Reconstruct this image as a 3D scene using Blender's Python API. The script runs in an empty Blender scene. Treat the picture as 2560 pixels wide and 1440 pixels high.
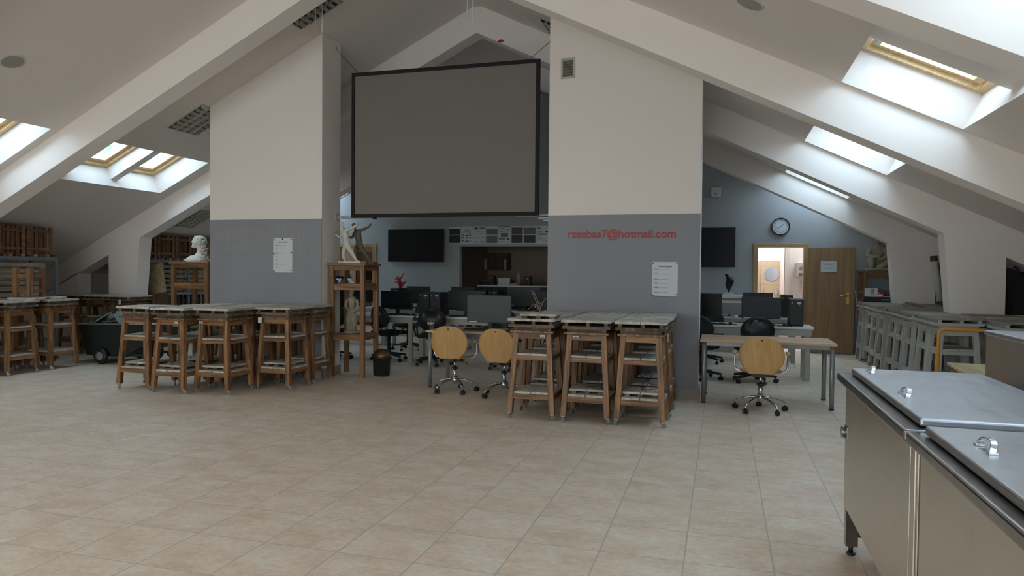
import bpy, bmesh, math, random
from mathutils import Vector, Matrix
random.seed(7)
S = bpy.context.scene
COL = S.collection
PI = math.pi
# ------------------------------------------------------------------ camera
cam_d = bpy.data.cameras.new('camera'); cam = bpy.data.objects.new('camera', cam_d); COL.objects.link(cam)
YAW, PITCH, ROLL, CAM_H, FPX = 0.2885, -0.0237, 0.0095, 1.512, 1768.13
F = Vector((-math.sin(YAW)*math.cos(PITCH), math.cos(YAW)*math.cos(PITCH), math.sin(PITCH)))
R0 = Vector((math.cos(YAW), math.sin(YAW), 0)); U0 = R0.cross(F)
RR = R0*math.cos(ROLL)+U0*math.sin(ROLL); UU = -R0*math.sin(ROLL)+U0*math.cos(ROLL)
cam.matrix_world = Matrix(((RR.x, UU.x, -F.x, 0), (RR.y, UU.y, -F.y, 0), (RR.z, UU.z, -F.z, CAM_H), (0, 0, 0, 1)))
cam_d.lens = FPX/2560*36; cam_d.sensor_width = 36; cam_d.clip_start = 0.05; cam_d.clip_end = 300
S.camera = cam
# ------------------------------------------------------------------ sky (overcast daylight) and exposure
w = bpy.data.worlds.new('overcast_sky'); S.world = w; w.use_nodes = True
nt = w.node_tree; bg = nt.nodes['Background']
tc = nt.nodes.new('ShaderNodeTexCoord'); ns = nt.nodes.new('ShaderNodeTexNoise'); ns.inputs['Scale'].default_value = 2.2; ns.inputs['Detail'].default_value = 4
cr = nt.nodes.new('ShaderNodeValToRGB'); cr.color_ramp.elements[0].color = (0.44, 0.64, 0.90, 1); cr.color_ramp.elements[1].color = (0.64, 0.82, 1.0, 1)
cr.color_ramp.elements[0].position = 0.35; cr.color_ramp.elements[1].position = 0.65
nt.links.new(tc.outputs['Generated'], ns.inputs['Vector']); nt.links.new(ns.outputs['Fac'], cr.inputs['Fac']); nt.links.new(cr.outputs['Color'], bg.inputs['Color'])
bg.inputs['Strength'].default_value = 6.0
S.view_settings.view_transform = 'Standard'; S.view_settings.look = 'None'; S.view_settings.gamma = 1.0
S.view_settings.use_curve_mapping = False
S.view_settings.exposure = 1.05
# roof geometry: ridge line x = XR, inner lining z = ZC - SL*d, d = distance from the ridge
XR, SL, ZC, DB = -3.66, 0.487, 5.58, 0.424
ROOF_N = (0.438, 0.899)
def roofpt(side, d, L, Y):       # L: metres outward, square to the lining
    return Vector((XR+side*(d+L*ROOF_N[0]), Y, ZC-SL*d+L*ROOF_N[1]))
TRUSS_Y = [-1.77, 1.27, 4.30, 7.23, 10.29, 13.35]
Y_END, Y_FRONT = 14.75, -3.2
KNEE = 8.6
# roof windows: (side, opening y0, y1, panes [(y0, y1)...])
OPENINGS = []
for i_, yb in enumerate(TRUSS_Y):
    nxt = TRUSS_Y[i_+1] if i_+1 < len(TRUSS_Y) else None
    for side in (-1, 1):
        if nxt is None:
            OPENINGS.append((side, yb+0.40, yb+1.38, [(yb+0.42, yb+1.37)])); continue
        a_ = yb+0.78 if side < 0 else nxt-.045-2.03
        q = ((.28, 1.05), (1.19, 2.02)) if side < 0 else ((.10, .79), (1.11, 2.02))
        OPENINGS.append((side, a_, a_+2.03, [(a_+u, a_+v) for u, v in q]))
D0, D1 = 4.69, 5.69
# sky portals: the daylight that comes through each roof window
for side, a, b, panes in OPENINGS:
    ld = bpy.data.lights.new('window_daylight', 'AREA'); ld.shape = 'RECTANGLE'
    ld.size = b-a+0.1; ld.size_y = 1.15; ld.cycles.is_portal = True
    lo = bpy.data.objects.new('window_daylight', ld); COL.objects.link(lo)
    c = roofpt(side, (D0+D1)/2, 0.52, (a+b)/2)
    n = Vector((side*ROOF_N[0], 0, ROOF_N[1]))      # outward normal; the lamp looks along -n
    zx = n; xx = Vector((0, 1, 0)); yx = zx.cross(xx)
    lo.matrix_world = Matrix(((xx.x, yx.x, zx.x, c.x), (xx.y, yx.y, zx.y, c.y), (xx.z, yx.z, zx.z, c.z), (0, 0, 0, 1)))
FW = [(-8.9, -6.2), (-5.9, -3.2), (-2.9, -.2)]      # windows in the gable behind the camera
for a, b_ in FW:
    ld = bpy.data.lights.new('window_daylight', 'AREA'); ld.shape = 'RECTANGLE'; ld.size = b_-a; ld.size_y = 1.8; ld.cycles.is_portal = True
    lo = bpy.data.objects.new('window_daylight', ld); COL.objects.link(lo); lo.location = ((a+b_)/2, Y_FRONT-.25, 1.7); lo.rotation_euler = (PI/2, 0, 0)
# ------------------------------------------------------------------ materials
MATS = {}
def newmat(name):
    m = bpy.data.materials.new(name); m.use_nodes = True; MATS[name] = m
    return m, m.node_tree, m.node_tree.nodes['Principled BSDF']
def N(t, kind, **kw):
    n = t.nodes.new(kind)
    for k, v in kw.items():
        if k in n.inputs: n.inputs[k].default_value = v
        else: setattr(n, k, v)
    return n
def mixrgb(t, fac, a, b, mode='MIX'):
    n = t.nodes.new('ShaderNodeMix'); n.data_type = 'RGBA'; n.blend_type = mode
    for k, v in ((0, fac), (6, a), (7, b)):
        if hasattr(v, 'links') or hasattr(v, 'is_linked'): t.links.new(v, n.inputs[k])
        else: n.inputs[k].default_value = v
    return n.outputs[2]
def srgb(r, g, b):
    f = lambda c: (c/255/12.92) if c/255 <= 0.04045 else ((c/255+0.055)/1.055)**2.4
    return (f(r), f(g), f(b), 1)
def plain(name, c, rough=0.5, metal=0.0, var=0.12, scale=6, bump=0.0, bscale=60, aniso=None, coords='Object', spec=0.5, inst=0.0):
    """one colour with soft procedural variation"""
    m, t, p = newmat(name)
    co = N(t, 'ShaderNodeTexCoord'); mp = N(t, 'ShaderNodeMapping'); t.links.new(co.outputs[coords], mp.inputs['Vector'])
    if aniso: mp.inputs['Scale'].default_value = aniso
    nz = N(t, 'ShaderNodeTexNoise', Scale=scale, Detail=5.0, Roughness=0.6); t.links.new(mp.outputs[0], nz.inputs['Vector'])
    lo = tuple(x*(1-var) for x in c[:3])+(1,); hi = tuple(min(1, x*(1+var)) for x in c[:3])+(1,)
    col = mixrgb(t, nz.outputs['Fac'], lo, hi)
    if inst:
        oi = N(t, 'ShaderNodeObjectInfo'); mr = N(t, 'ShaderNodeMapRange'); mr.inputs[3].default_value = 1-inst; mr.inputs[4].default_value = 1+inst
        t.links.new(oi.outputs['Random'], mr.inputs[0])
        hs = N(t, 'ShaderNodeHueSaturation'); t.links.new(mr.outputs[0], hs.inputs['Value']); t.links.new(col, hs.inputs['Color']); col = hs.outputs[0]
    t.links.new(col, p.inputs['Base Color'])
    p.inputs['Roughness'].default_value = rough; p.inputs['Metallic'].default_value = metal; p.inputs['Specular IOR Level'].default_value = spec
    if bump:
        b = N(t, 'ShaderNodeTexNoise', Scale=bscale, Detail=4.0); t.links.new(mp.outputs[0], b.inputs['Vector'])
        bn = N(t, 'ShaderNodeBump', Strength=bump, Distance=0.01); t.links.new(b.outputs['Fac'], bn.inputs['Height']); t.links.new(bn.outputs[0], p.inputs['Normal'])
    return m
def wood(name, dark, light, axis='Z', rough=0.5, scale=1.0, dirt=None, dirt_amt=0.0, inst=0.12):
    m, t, p = newmat(name)
    co = N(t, 'ShaderNodeTexCoord'); oi = N(t, 'ShaderNodeObjectInfo')
    ad = N(t, 'ShaderNodeVectorMath', operation='ADD'); sc = N(t, 'ShaderNodeVectorMath', operation='SCALE'); sc.inputs[0].default_value = (7, 3, 5)
    t.links.new(oi.outputs['Random'], sc.inputs['Scale']); t.links.new(co.outputs['Object'], ad.inputs[0]); t.links.new(sc.outputs[0], ad.inputs[1])
    mp = N(t, 'ShaderNodeMapping'); t.links.new(ad.outputs[0], mp.inputs['Vector'])
    lng, sh = 1.3*scale, 22*scale
    mp.inputs['Scale'].default_value = {'X': (lng, sh, sh), 'Y': (sh, lng, sh), 'Z': (sh, sh, lng)}[axis]
    nz = N(t, 'ShaderNodeTexNoise', Scale=1.0, Detail=6.0, Roughness=0.62, Distortion=0.9); t.links.new(mp.outputs[0], nz.inputs['Vector'])
    cr = N(t, 'ShaderNodeValToRGB'); cr.color_ramp.elements[0].position = 0.36; cr.color_ramp.elements[1].position = 0.66
    cr.color_ramp.elements[0].color = dark; cr.color_ramp.elements[1].color = light
    t.links.new(nz.outputs['Fac'], cr.inputs['Fac']); col = cr.outputs['Color']
    if dirt:
        n2 = N(t, 'ShaderNodeTexNoise', Scale=9.0, Detail=6.0, Roughness=0.7); t.links.new(ad.outputs[0], n2.inputs['Vector'])
        c2 = N(t, 'ShaderNodeValToRGB'); c2.color_ramp.elements[0].position = 0.62-dirt_amt*0.3; c2.color_ramp.elements[1].position = 0.78-dirt_amt*0.3
        t.links.new(n2.outputs['Fac'], c2.inputs['Fac'])
        col = mixrgb(t, c2.outputs['Color'], col, dirt)
    mr = N(t, 'ShaderNodeMapRange'); mr.inputs[3].default_value = 1-inst; mr.inputs[4].default_value = 1+inst; t.links.new(oi.outputs['Random'], mr.inputs[0])
    hs = N(t, 'ShaderNodeHueSaturation'); t.links.new(mr.outputs[0], hs.inputs['Value']); t.links.new(col, hs.inputs['Color'])
    t.links.new(hs.outputs[0], p.inputs['Base Color']); p.inputs['Roughness'].default_value = rough
    bn = N(t, 'ShaderNodeBump', Strength=0.25, Distance=0.004); t.links.new(nz.outputs['Fac'], bn.inputs['Height']); t.links.new(bn.outputs[0], p.inputs['Normal'])
    return m
M = {}
M['paint'] = plain('white_wall_paint', (0.87, 0.797, 0.752, 1), 0.85, var=0.02, scale=2, bump=0.05, bscale=40, spec=0.25)
M['ceil'] = plain('white_ceiling_paint', (0.77, 0.695, 0.645, 1), 0.9, var=0.02, scale=2, spec=0.2)
M['shaft'] = plain('white_reveal_paint', (0.80, 0.80, 0.79, 1), 0.85, var=0.02, scale=2, spec=0.25)
M['chalkgrey'] = plain('grey_chalkboard_paint', (0.27, 0.27, 0.295, 1), 0.6, var=0.10, scale=1.1, aniso=(3, 3, 0.7), bump=0.02)
M['bluegrey'] = plain('blue_grey_wall_paint', (0.42, 0.435, 0.445, 1), 0.8, var=0.05, scale=1.5, bump=0.03)
M['brownwall'] = plain('taupe_wall_paint', (0.50, 0.40, 0.33, 1), 0.85, var=0.05, scale=1.5)
M['darkwall'] = plain('dark_grey_wall_paint', (0.045, 0.048, 0.05, 1), 0.8)
M['pineZ'] = wood('stained_pine_upright', (0.095, 0.041, 0.015, 1), (0.35, 0.178, 0.074, 1), 'Z', dirt=(0.32, 0.22, 0.13, 1), dirt_amt=0.05)
M['pineX'] = wood('stained_pine_rail_x', (0.095, 0.041, 0.015, 1), (0.35, 0.178, 0.074, 1), 'X', dirt=(0.32, 0.22, 0.13, 1), dirt_amt=0.1)
M['pineY'] = wood('stained_pine_rail_y', (0.095, 0.041, 0.015, 1), (0.35, 0.178, 0.074, 1), 'Y', dirt=(0.32, 0.22, 0.13, 1), dirt_amt=0.1)
M['clayX'] = wood('clay_dusted_board_x', (0.33, 0.295, 0.24, 1), (0.50, 0.46, 0.395, 1), 'X', 0.8, 0.6, dirt=(0.58, 0.545, 0.49, 1), dirt_amt=0.5)
M['clayY'] = wood('clay_dusted_board_y', (0.33, 0.295, 0.24, 1), (0.50, 0.46, 0.395, 1), 'Y', 0.8, 0.6, dirt=(0.58, 0.545, 0.49, 1), dirt_amt=0.5)
M['claydark'] = wood('grimy_board_edge', (0.06, 0.04, 0.025, 1), (0.17, 0.12, 0.08, 1), 'X', 0.8, 0.6, dirt=(0.28, 0.24, 0.19, 1), dirt_amt=0.35)
M['greypaint'] = plain('grey_painted_wood', (0.43, 0.42, 0.395, 1), 0.55, var=0.06, scale=6, bump=0.05, inst=0.08)
M['greyboard'] = wood('grey_dusty_board', (0.17, 0.15, 0.12, 1), (0.38, 0.335, 0.275, 1), 'X', 0.8, 0.6, dirt=(0.33, 0.31, 0.28, 1), dirt_amt=0.5, inst=0.3)
M['batten'] = wood('old_batten', (0.075, 0.035, 0.016, 1), (0.24, 0.125, 0.06, 1), 'Z', 0.7, 1.0, inst=0.35)
M['battenY'] = wood('old_rail_batten', (0.13, 0.06, 0.025, 1), (0.34, 0.18, 0.085, 1), 'Y', 0.7, 1.0, inst=0.2)
M['plank'] = wood('stacked_plank', (0.22, 0.185, 0.14, 1), (0.46, 0.40, 0.31, 1), 'Y', 0.8, 0.7, inst=0.2)
M['door'] = wood('beech_door_veneer', (0.25, 0.145, 0.06, 1), (0.35, 0.215, 0.10, 1), 'Z', 0.4, 0.5, inst=0.02)
M['casing'] = wood('oak_door_casing', (0.42, 0.26, 0.12, 1), (0.54, 0.35, 0.17, 1), 'Z', 0.4, 0.5, inst=0.02)
M['beech'] = wood('beech_plywood', (0.44, 0.25, 0.09, 1), (0.56, 0.335, 0.135, 1), 'Z', 0.35, 0.6, inst=0.03)
M['desk'] = wood('beech_desk_laminate', (0.46, 0.29, 0.165, 1), (0.58, 0.385, 0.235, 1), 'X', 0.4, 0.5, inst=0.02)
M['skywood'] = wood('roof_window_pine', (0.55, 0.36, 0.17, 1), (0.74, 0.54, 0.30, 1), 'Y', 0.4, 0.8, inst=0.05)
M['ply'] = wood('raw_plywood', (0.34, 0.25, 0.13, 1), (0.52, 0.42, 0.25, 1), 'Y', 0.7, 0.5, dirt=(0.2, 0.15, 0.08, 1), dirt_amt=0.1, inst=0.05)
M['whitetop'] = plain('white_laminate', (0.66, 0.67, 0.68, 1), 0.35, var=0.03)
M['chipside'] = plain('pale_grey_timber_look', (0.40, 0.38, 0.33, 1), 0.6, var=0.2, scale=5, aniso=(1, 8, 8))
M['alu'] = plain('grey_powder_coated_steel', (0.26, 0.275, 0.28, 1), 0.4, 0.5, var=0.05)
M['rackgrey'] = plain('galvanised_rack_steel', (0.25, 0.28, 0.30, 1), 0.5, 0.5, var=0.12)
M['chrome'] = plain('chrome', (0.62, 0.62, 0.63, 1), 0.22, 1.0, var=0.02)
M['castermetal'] = plain('caster_steel', (0.45, 0.46, 0.46, 1), 0.35, 0.9, var=0.1)
M['rubber'] = plain('grey_rubber_wheel', (0.22, 0.23, 0.22, 1), 0.6, var=0.1)
M['blackplastic'] = plain('black_plastic', (0.012, 0.012, 0.013, 1), 0.45, var=0.2)
M['blackmat'] = plain('black_textile', (0.010, 0.010, 0.011, 1), 0.9, var=0.2, bump=0.2, bscale=200)
M['case'] = plain('black_computer_case', (0.010, 0.011, 0.013, 1), 0.5, var=0.2)
M['screenblack'] = plain('black_glass_screen', (0.004, 0.004, 0.0045, 1), 0.35, var=0.1, spec=0.3)
M['screengrey'] = plain('matt_monitor_panel', (0.026, 0.030, 0.035, 1), 0.45, var=0.05)
M['projection'] = plain('grey_projection_cloth', (0.19, 0.17, 0.155, 1), 0.75, var=0.03, scale=0.8)
M['frameblack'] = plain('black_velvet_frame', (0.006, 0.006, 0.006, 1), 0.8)
M['paper'] = plain('white_paper', (0.66, 0.69, 0.72, 1), 0.7, var=0.02)
M['ink'] = plain('black_ink', (0.02, 0.02, 0.022, 1), 0.7)
M['redink'] = plain('red_vinyl_letter', (0.36, 0.018, 0.025, 1), 0.45, var=0.04)
M['chalk'] = plain('faint_chalk', (0.50, 0.50, 0.52, 1), 0.9)
M['plaster'] = plain('white_plaster', (0.66, 0.63, 0.57, 1), 0.85, var=0.12, scale=14, bump=0.5, bscale=45)
M['plasterold'] = plain('aged_plaster', (0.36, 0.32, 0.245, 1), 0.85, var=0.45, scale=11, bump=0.6, bscale=45)
M['patina'] = plain('grey_brown_patina', (0.155, 0.135, 0.10, 1), 0.7, var=0.35, scale=9, bump=0.3, bscale=40)
M['redpaint'] = plain('red_lacquer', (0.62, 0.012, 0.03, 1), 0.3, var=0.05)
M['blackstone'] = plain('black_sculpture_wax', (0.006, 0.006, 0.006, 1), 0.35, bump=0.6, bscale=12)
M['white'] = plain('white_plastic', (0.62, 0.63, 0.62, 1), 0.4, var=0.02)
M['cream'] = plain('cream_plastic', (0.50, 0.48, 0.38, 1), 0.5, var=0.03)
M['brass'] = plain('brass', (0.62, 0.42, 0.12, 1), 0.25, 1.0, var=0.05)
M['bronze'] = plain('bronze_plastic_lid', (0.10, 0.065, 0.030, 1), 0.28, 0.6, var=0.1)
M['binblack'] = plain('black_bin', (0.010, 0.010, 0.010, 1), 0.5)
M['cartgreen'] = plain('dark_green_paint', (0.014, 0.019, 0.017, 1), 0.5, var=0.3, scale=3, bump=0.1)
M['teal'] = plain('teal_paint', (0.10, 0.20, 0.20, 1), 0.6, var=0.2, scale=7)
M['yellow'] = plain('yellow_enamel', (0.62, 0.27, 0.03, 1), 0.4, var=0.08, scale=12)
M['cupboard'] = wood('brown_cupboard_laminate', (0.13, 0.07, 0.045, 1), (0.19, 0.105, 0.07, 1), 'Z', 0.5, 0.4, inst=0.03)
M['cardboard'] = plain('cardboard', (0.42, 0.31, 0.20, 1), 0.8, var=0.08)
M['blue'] = plain('blue_paint', (0.02, 0.08, 0.30, 1), 0.5, var=0.2)
M['green'] = plain('green_sign', (0.01, 0.16, 0.07, 1), 0.5)
M['wire'] = plain('bent_wire', (0.30, 0.25, 0.18, 1), 0.5, 0.5)
M['darkwire'] = plain('dark_wire', (0.035, 0.03, 0.025, 1), 0.5, 0.5)
M['lampmetal'] = plain('louvre_aluminium', (0.50, 0.48, 0.42, 1), 0.3, 0.4, var=0.1)
M['grille'] = plain('loudspeaker_grille', (0.34, 0.325, 0.30, 1), 0.7, var=0.05)
M['lampbox'] = plain('lamp_housing', (0.06, 0.055, 0.045, 1), 0.35, 0.6)
M['skirting'] = plain('tile_skirting', (0.36, 0.30, 0.235, 1), 0.5, var=0.15, scale=5)
M['leafgreen'] = plain('tree_leaves', (0.36, 0.42, 0.30, 1), 0.7, var=0.4, scale=3)
M['cloth'] = plain('dark_drape', (0.028, 0.029, 0.029, 1), 0.9)
def steel(name, base, rough, aniso, streak):
    m, t, p = newmat(name)
    co = N(t, 'ShaderNodeTexCoord'); mp = N(t, 'ShaderNodeMapping'); t.links.new(co.outputs['Object'], mp.inputs['Vector']); mp.inputs['Scale'].default_value = aniso
    a = N(t, 'ShaderNodeTexNoise', Scale=3.0, Detail=8.0, Roughness=0.7); t.links.new(mp.outputs[0], a.inputs['Vector'])
    b = N(t, 'ShaderNodeTexNoise', Scale=1.7, Detail=5.0, Roughness=0.6, Distortion=1.2); t.links.new(co.outputs['Object'], b.inputs['Vector'])
    mr = N(t, 'ShaderNodeMapRange'); mr.inputs[3].default_value = rough-0.1; mr.inputs[4].default_value = rough+0.18
    t.links.new(a.outputs['Fac'], mr.inputs[0]); t.links.new(mr.outputs[0], p.inputs['Roughness'])
    c = mixrgb(t, b.outputs['Fac'], tuple(x*(1-streak) for x in base[:3])+(1,), tuple(min(1, x*(1+streak)) for x in base[:3])+(1,))
    # fine scratches and dried smears
    m3 = N(t, 'ShaderNodeMapping'); m3.inputs['Scale'].default_value = (9, 60, 9); m3.inputs['Rotation'].default_value = (0, 0, .5); t.links.new(co.outputs['Object'], m3.inputs['Vector'])
    sc = N(t, 'ShaderNodeTexNoise', Scale=3.0, Detail=6.0, Roughness=0.8, Distortion=1.5); t.links.new(m3.outputs[0], sc.inputs['Vector'])
    r3 = N(t, 'ShaderNodeValToRGB'); r3.color_ramp.elements[0].position = 0.60; r3.color_ramp.elements[1].position = 0.74; t.links.new(sc.outputs['Fac'], r3.inputs['Fac'])
    sm = N(t, 'ShaderNodeTexNoise', Scale=2.6, Detail=5.0, Roughness=0.65, Distortion=2.5); t.links.new(co.outputs['Object'], sm.inputs['Vector'])
    r4 = N(t, 'ShaderNodeValToRGB'); r4.color_ramp.elements[0].position = 0.52; r4.color_ramp.elements[1].position = 0.72; t.links.new(sm.outputs['Fac'], r4.inputs['Fac'])
    mk = N(t, 'ShaderNodeMath', operation='MULTIPLY'); mk.inputs[1].default_value = .35; t.links.new(r3.outputs['Color'], mk.inputs[0])
    c = mixrgb(t, mk.outputs[0], c, tuple(min(1, x*1.7) for x in base[:3])+(1,))
    mk2 = N(t, 'ShaderNodeMath', operation='MULTIPLY'); mk2.inputs[1].default_value = streak*1.6; t.links.new(r4.outputs['Color'], mk2.inputs[0])
    c = mixrgb(t, mk2.outputs[0], c, tuple(x*.62 for x in base[:3])+(1,))
    t.links.new(c, p.inputs['Base Color']); p.inputs['Metallic'].default_value = 1.0
    bn = N(t, 'ShaderNodeBump', Strength=0.03, Distance=0.01); t.links.new(b.outputs['Fac'], bn.inputs['Height']); t.links.new(bn.outputs[0], p.inputs['Normal'])
    return m
M['steel'] = steel('brushed_stainless_steel', (0.66, 0.62, 0.56, 1), 0.32, (1, 1, 12), 0.06)
M['steeltop'] = steel('scratched_stainless_lid', (0.48, 0.50, 0.53, 1), 0.34, (6, 2, 1), 0.18)
M['steelrim'] = plain('worn_stainless_rim', (0.27, 0.27, 0.28, 1), 0.2, 1.0, var=0.55, scale=7, bump=0.12, bscale=9)
# glass
m, t, p = newmat('window_glass'); M['glass'] = m
tr = N(t, 'ShaderNodeBsdfTransparent'); tr.inputs[0].default_value = (0.93, 0.96, 0.95, 1)
gl = N(t, 'ShaderNodeBsdfGlossy', Roughness=0.02); mx = N(t, 'ShaderNodeMixShader'); mx.inputs[0].default_value = 0.04
t.links.new(tr.outputs[0], mx.inputs[1]); t.links.new(gl.outputs[0], mx.inputs[2])
t.links.new(mx.outputs[0], t.nodes['Material Output'].inputs['Surface'])
m, t, p = newmat('warm_tint_glass'); M['warmtint'] = m
tr = N(t, 'ShaderNodeBsdfTransparent'); tr.inputs[0].default_value = (1.0, 0.90, 0.78, 1); t.links.new(tr.outputs[0], t.nodes['Material Output'].inputs['Surface'])  # pane tint added to warm the daylight from the unseen gable windows
# floor: square beige tiles with grout, 0.4461 m pitch
m, t, p = newmat('beige_floor_tiles'); M['floor'] = m
TP, TX, TY = 0.4461, -0.1685, 4.2247
co = N(t, 'ShaderNodeTexCoord'); sp = N(t, 'ShaderNodeSeparateXYZ'); t.links.new(co.outputs['Object'], sp.inputs[0])
def mth(op, a, b=None, c=None):
    n = N(t, 'ShaderNodeMath', operation=op)
    for i, v in enumerate((a, b, c)):
        if v is None: continue
        if hasattr(v, 'is_linked'): t.links.new(v, n.inputs[i])
        else: n.inputs[i].default_value = v
    return n.outputs[0]
us = mth('DIVIDE', mth('SUBTRACT', sp.outputs[0], TX), TP); vs = mth('DIVIDE', mth('SUBTRACT', sp.outputs[1], TY), TP)
du = mth('ABSOLUTE', mth('SUBTRACT', mth('FRACT', mth('ADD', us, 0.5)), 0.5)); dv = mth('ABSOLUTE', mth('SUBTRACT', mth('FRACT', mth('ADD', vs, 0.5)), 0.5))
gu = mth('LESS_THAN', du, 0.0085); gv = mth('LESS_THAN', dv, 0.007); gr = mth('MAXIMUM', gu, gv)
cm = N(t, 'ShaderNodeCombineXYZ'); t.links.new(mth('FLOOR', us), cm.inputs[0]); t.links.new(mth('FLOOR', vs), cm.inputs[1])
wn = N(t, 'ShaderNodeTexWhiteNoise', noise_dimensions='2D'); t.links.new(cm.outputs[0], wn.inputs['Vector'])
off = N(t, 'ShaderNodeVectorMath', operation='SCALE'); off.inputs['Scale'].default_value = 9.0; t.links.new(wn.outputs['Color'], off.inputs[0])
add = N(t, 'ShaderNodeVectorMath', operation='ADD'); t.links.new(co.outputs['Object'], add.inputs[0]); t.links.new(off.outputs[0], add.inputs[1])
mpf = N(t, 'ShaderNodeMapping'); mpf.inputs['Scale'].default_value = (1.6, 2.6, 1); t.links.new(add.outputs[0], mpf.inputs['Vector'])
n1 = N(t, 'ShaderNodeTexNoise', Scale=2.1, Detail=7.0, Roughness=0.62); t.links.new(mpf.outputs[0], n1.inputs['Vector'])
n2 = N(t, 'ShaderNodeTexNoise', Scale=14.0, Detail=6.0, Roughness=0.7); t.links.new(mpf.outputs[0], n2.inputs['Vector'])
c1 = N(t, 'ShaderNodeValToRGB'); e = c1.color_ramp.elements
e[0].position = 0.34; e[0].color = (0.69, 0.56, 0.435, 1); e[1].position = 0.64; e[1].color = (0.81, 0.725, 0.61, 1)
x = e.new(0.5); x.color = (0.775, 0.645, 0.52, 1)
t.links.new(n1.outputs['Fac'], c1.inputs['Fac'])
c2 = N(t, 'ShaderNodeValToRGB'); c2.color_ramp.elements[0].position = 0.3; c2.color_ramp.elements[0].color = (0.82, 0.8, 0.77, 1); c2.color_ramp.elements[1].position = 0.7; c2.color_ramp.elements[1].color = (1.06, 1.06, 1.06, 1)
t.links.new(n2.outputs['Fac'], c2.inputs['Fac'])
fc = mixrgb(t, 1.0, c1.outputs['Color'], c2.outputs['Color'], 'MULTIPLY')
fc = mixrgb(t, gr, fc, (0.46, 0.43, 0.385, 1))
t.links.new(fc, p.inputs['Base Color'])
rr = N(t, 'ShaderNodeMapRange'); rr.inputs[3].default_value = 0.36; rr.inputs[4].default_value = 0.52; t.links.new(n2.outputs['Fac'], rr.inputs[0]); t.links.new(rr.outputs[0], p.inputs['Roughness'])
bh = mth('MULTIPLY', gr, -1.0); bh2 = mth('ADD', bh, mth('MULTIPLY', n2.outputs['Fac'], 0.12))
bn = N(t, 'ShaderNodeBump', Strength=0.35, Distance=0.004); t.links.new(bh2, bn.inputs['Height']); t.links.new(bn.outputs[0], p.inputs['Normal'])
# wall tiles of the wash room
m, t, p = newmat('beige_wall_tiles'); M['walltile'] = m
co = N(t, 'ShaderNodeTexCoord'); bt = N(t, 'ShaderNodeTexBrick', offset=0.0); bt.inputs['Scale'].default_value = 1.0
bt.inputs['Brick Width'].default_value = 0.42; bt.inputs['Row Height'].default_value = 0.42; bt.inputs['Mortar Size'].default_value = 0.006
bt.inputs['Color1'].default_value = (0.56, 0.43, 0.30, 1); bt.inputs['Color2'].default_value = (0.60, 0.47, 0.33, 1); bt.inputs['Mortar'].default_value = (0.28, 0.23, 0.17, 1)
sx = N(t, 'ShaderNodeSeparateXYZ'); cx = N(t, 'ShaderNodeCombineXYZ'); t.links.new(co.outputs['Object'], sx.inputs[0]); t.links.new(sx.outputs[0], cx.inputs[0]); t.links.new(sx.outputs[2], cx.inputs[1]); t.links.new(cx.outputs[0], bt.inputs['Vector'])
nn = N(t, 'ShaderNodeTexNoise', Scale=12.0, Detail=5.0); t.links.new(co.outputs['Object'], nn.inputs['Vector'])
t.links.new(mixrgb(t, 0.35, bt.outputs['Color'], nn.outputs['Color'], 'SOFT_LIGHT'), p.inputs['Base Color']); p.inputs['Roughness'].default_value = 0.35
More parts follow.
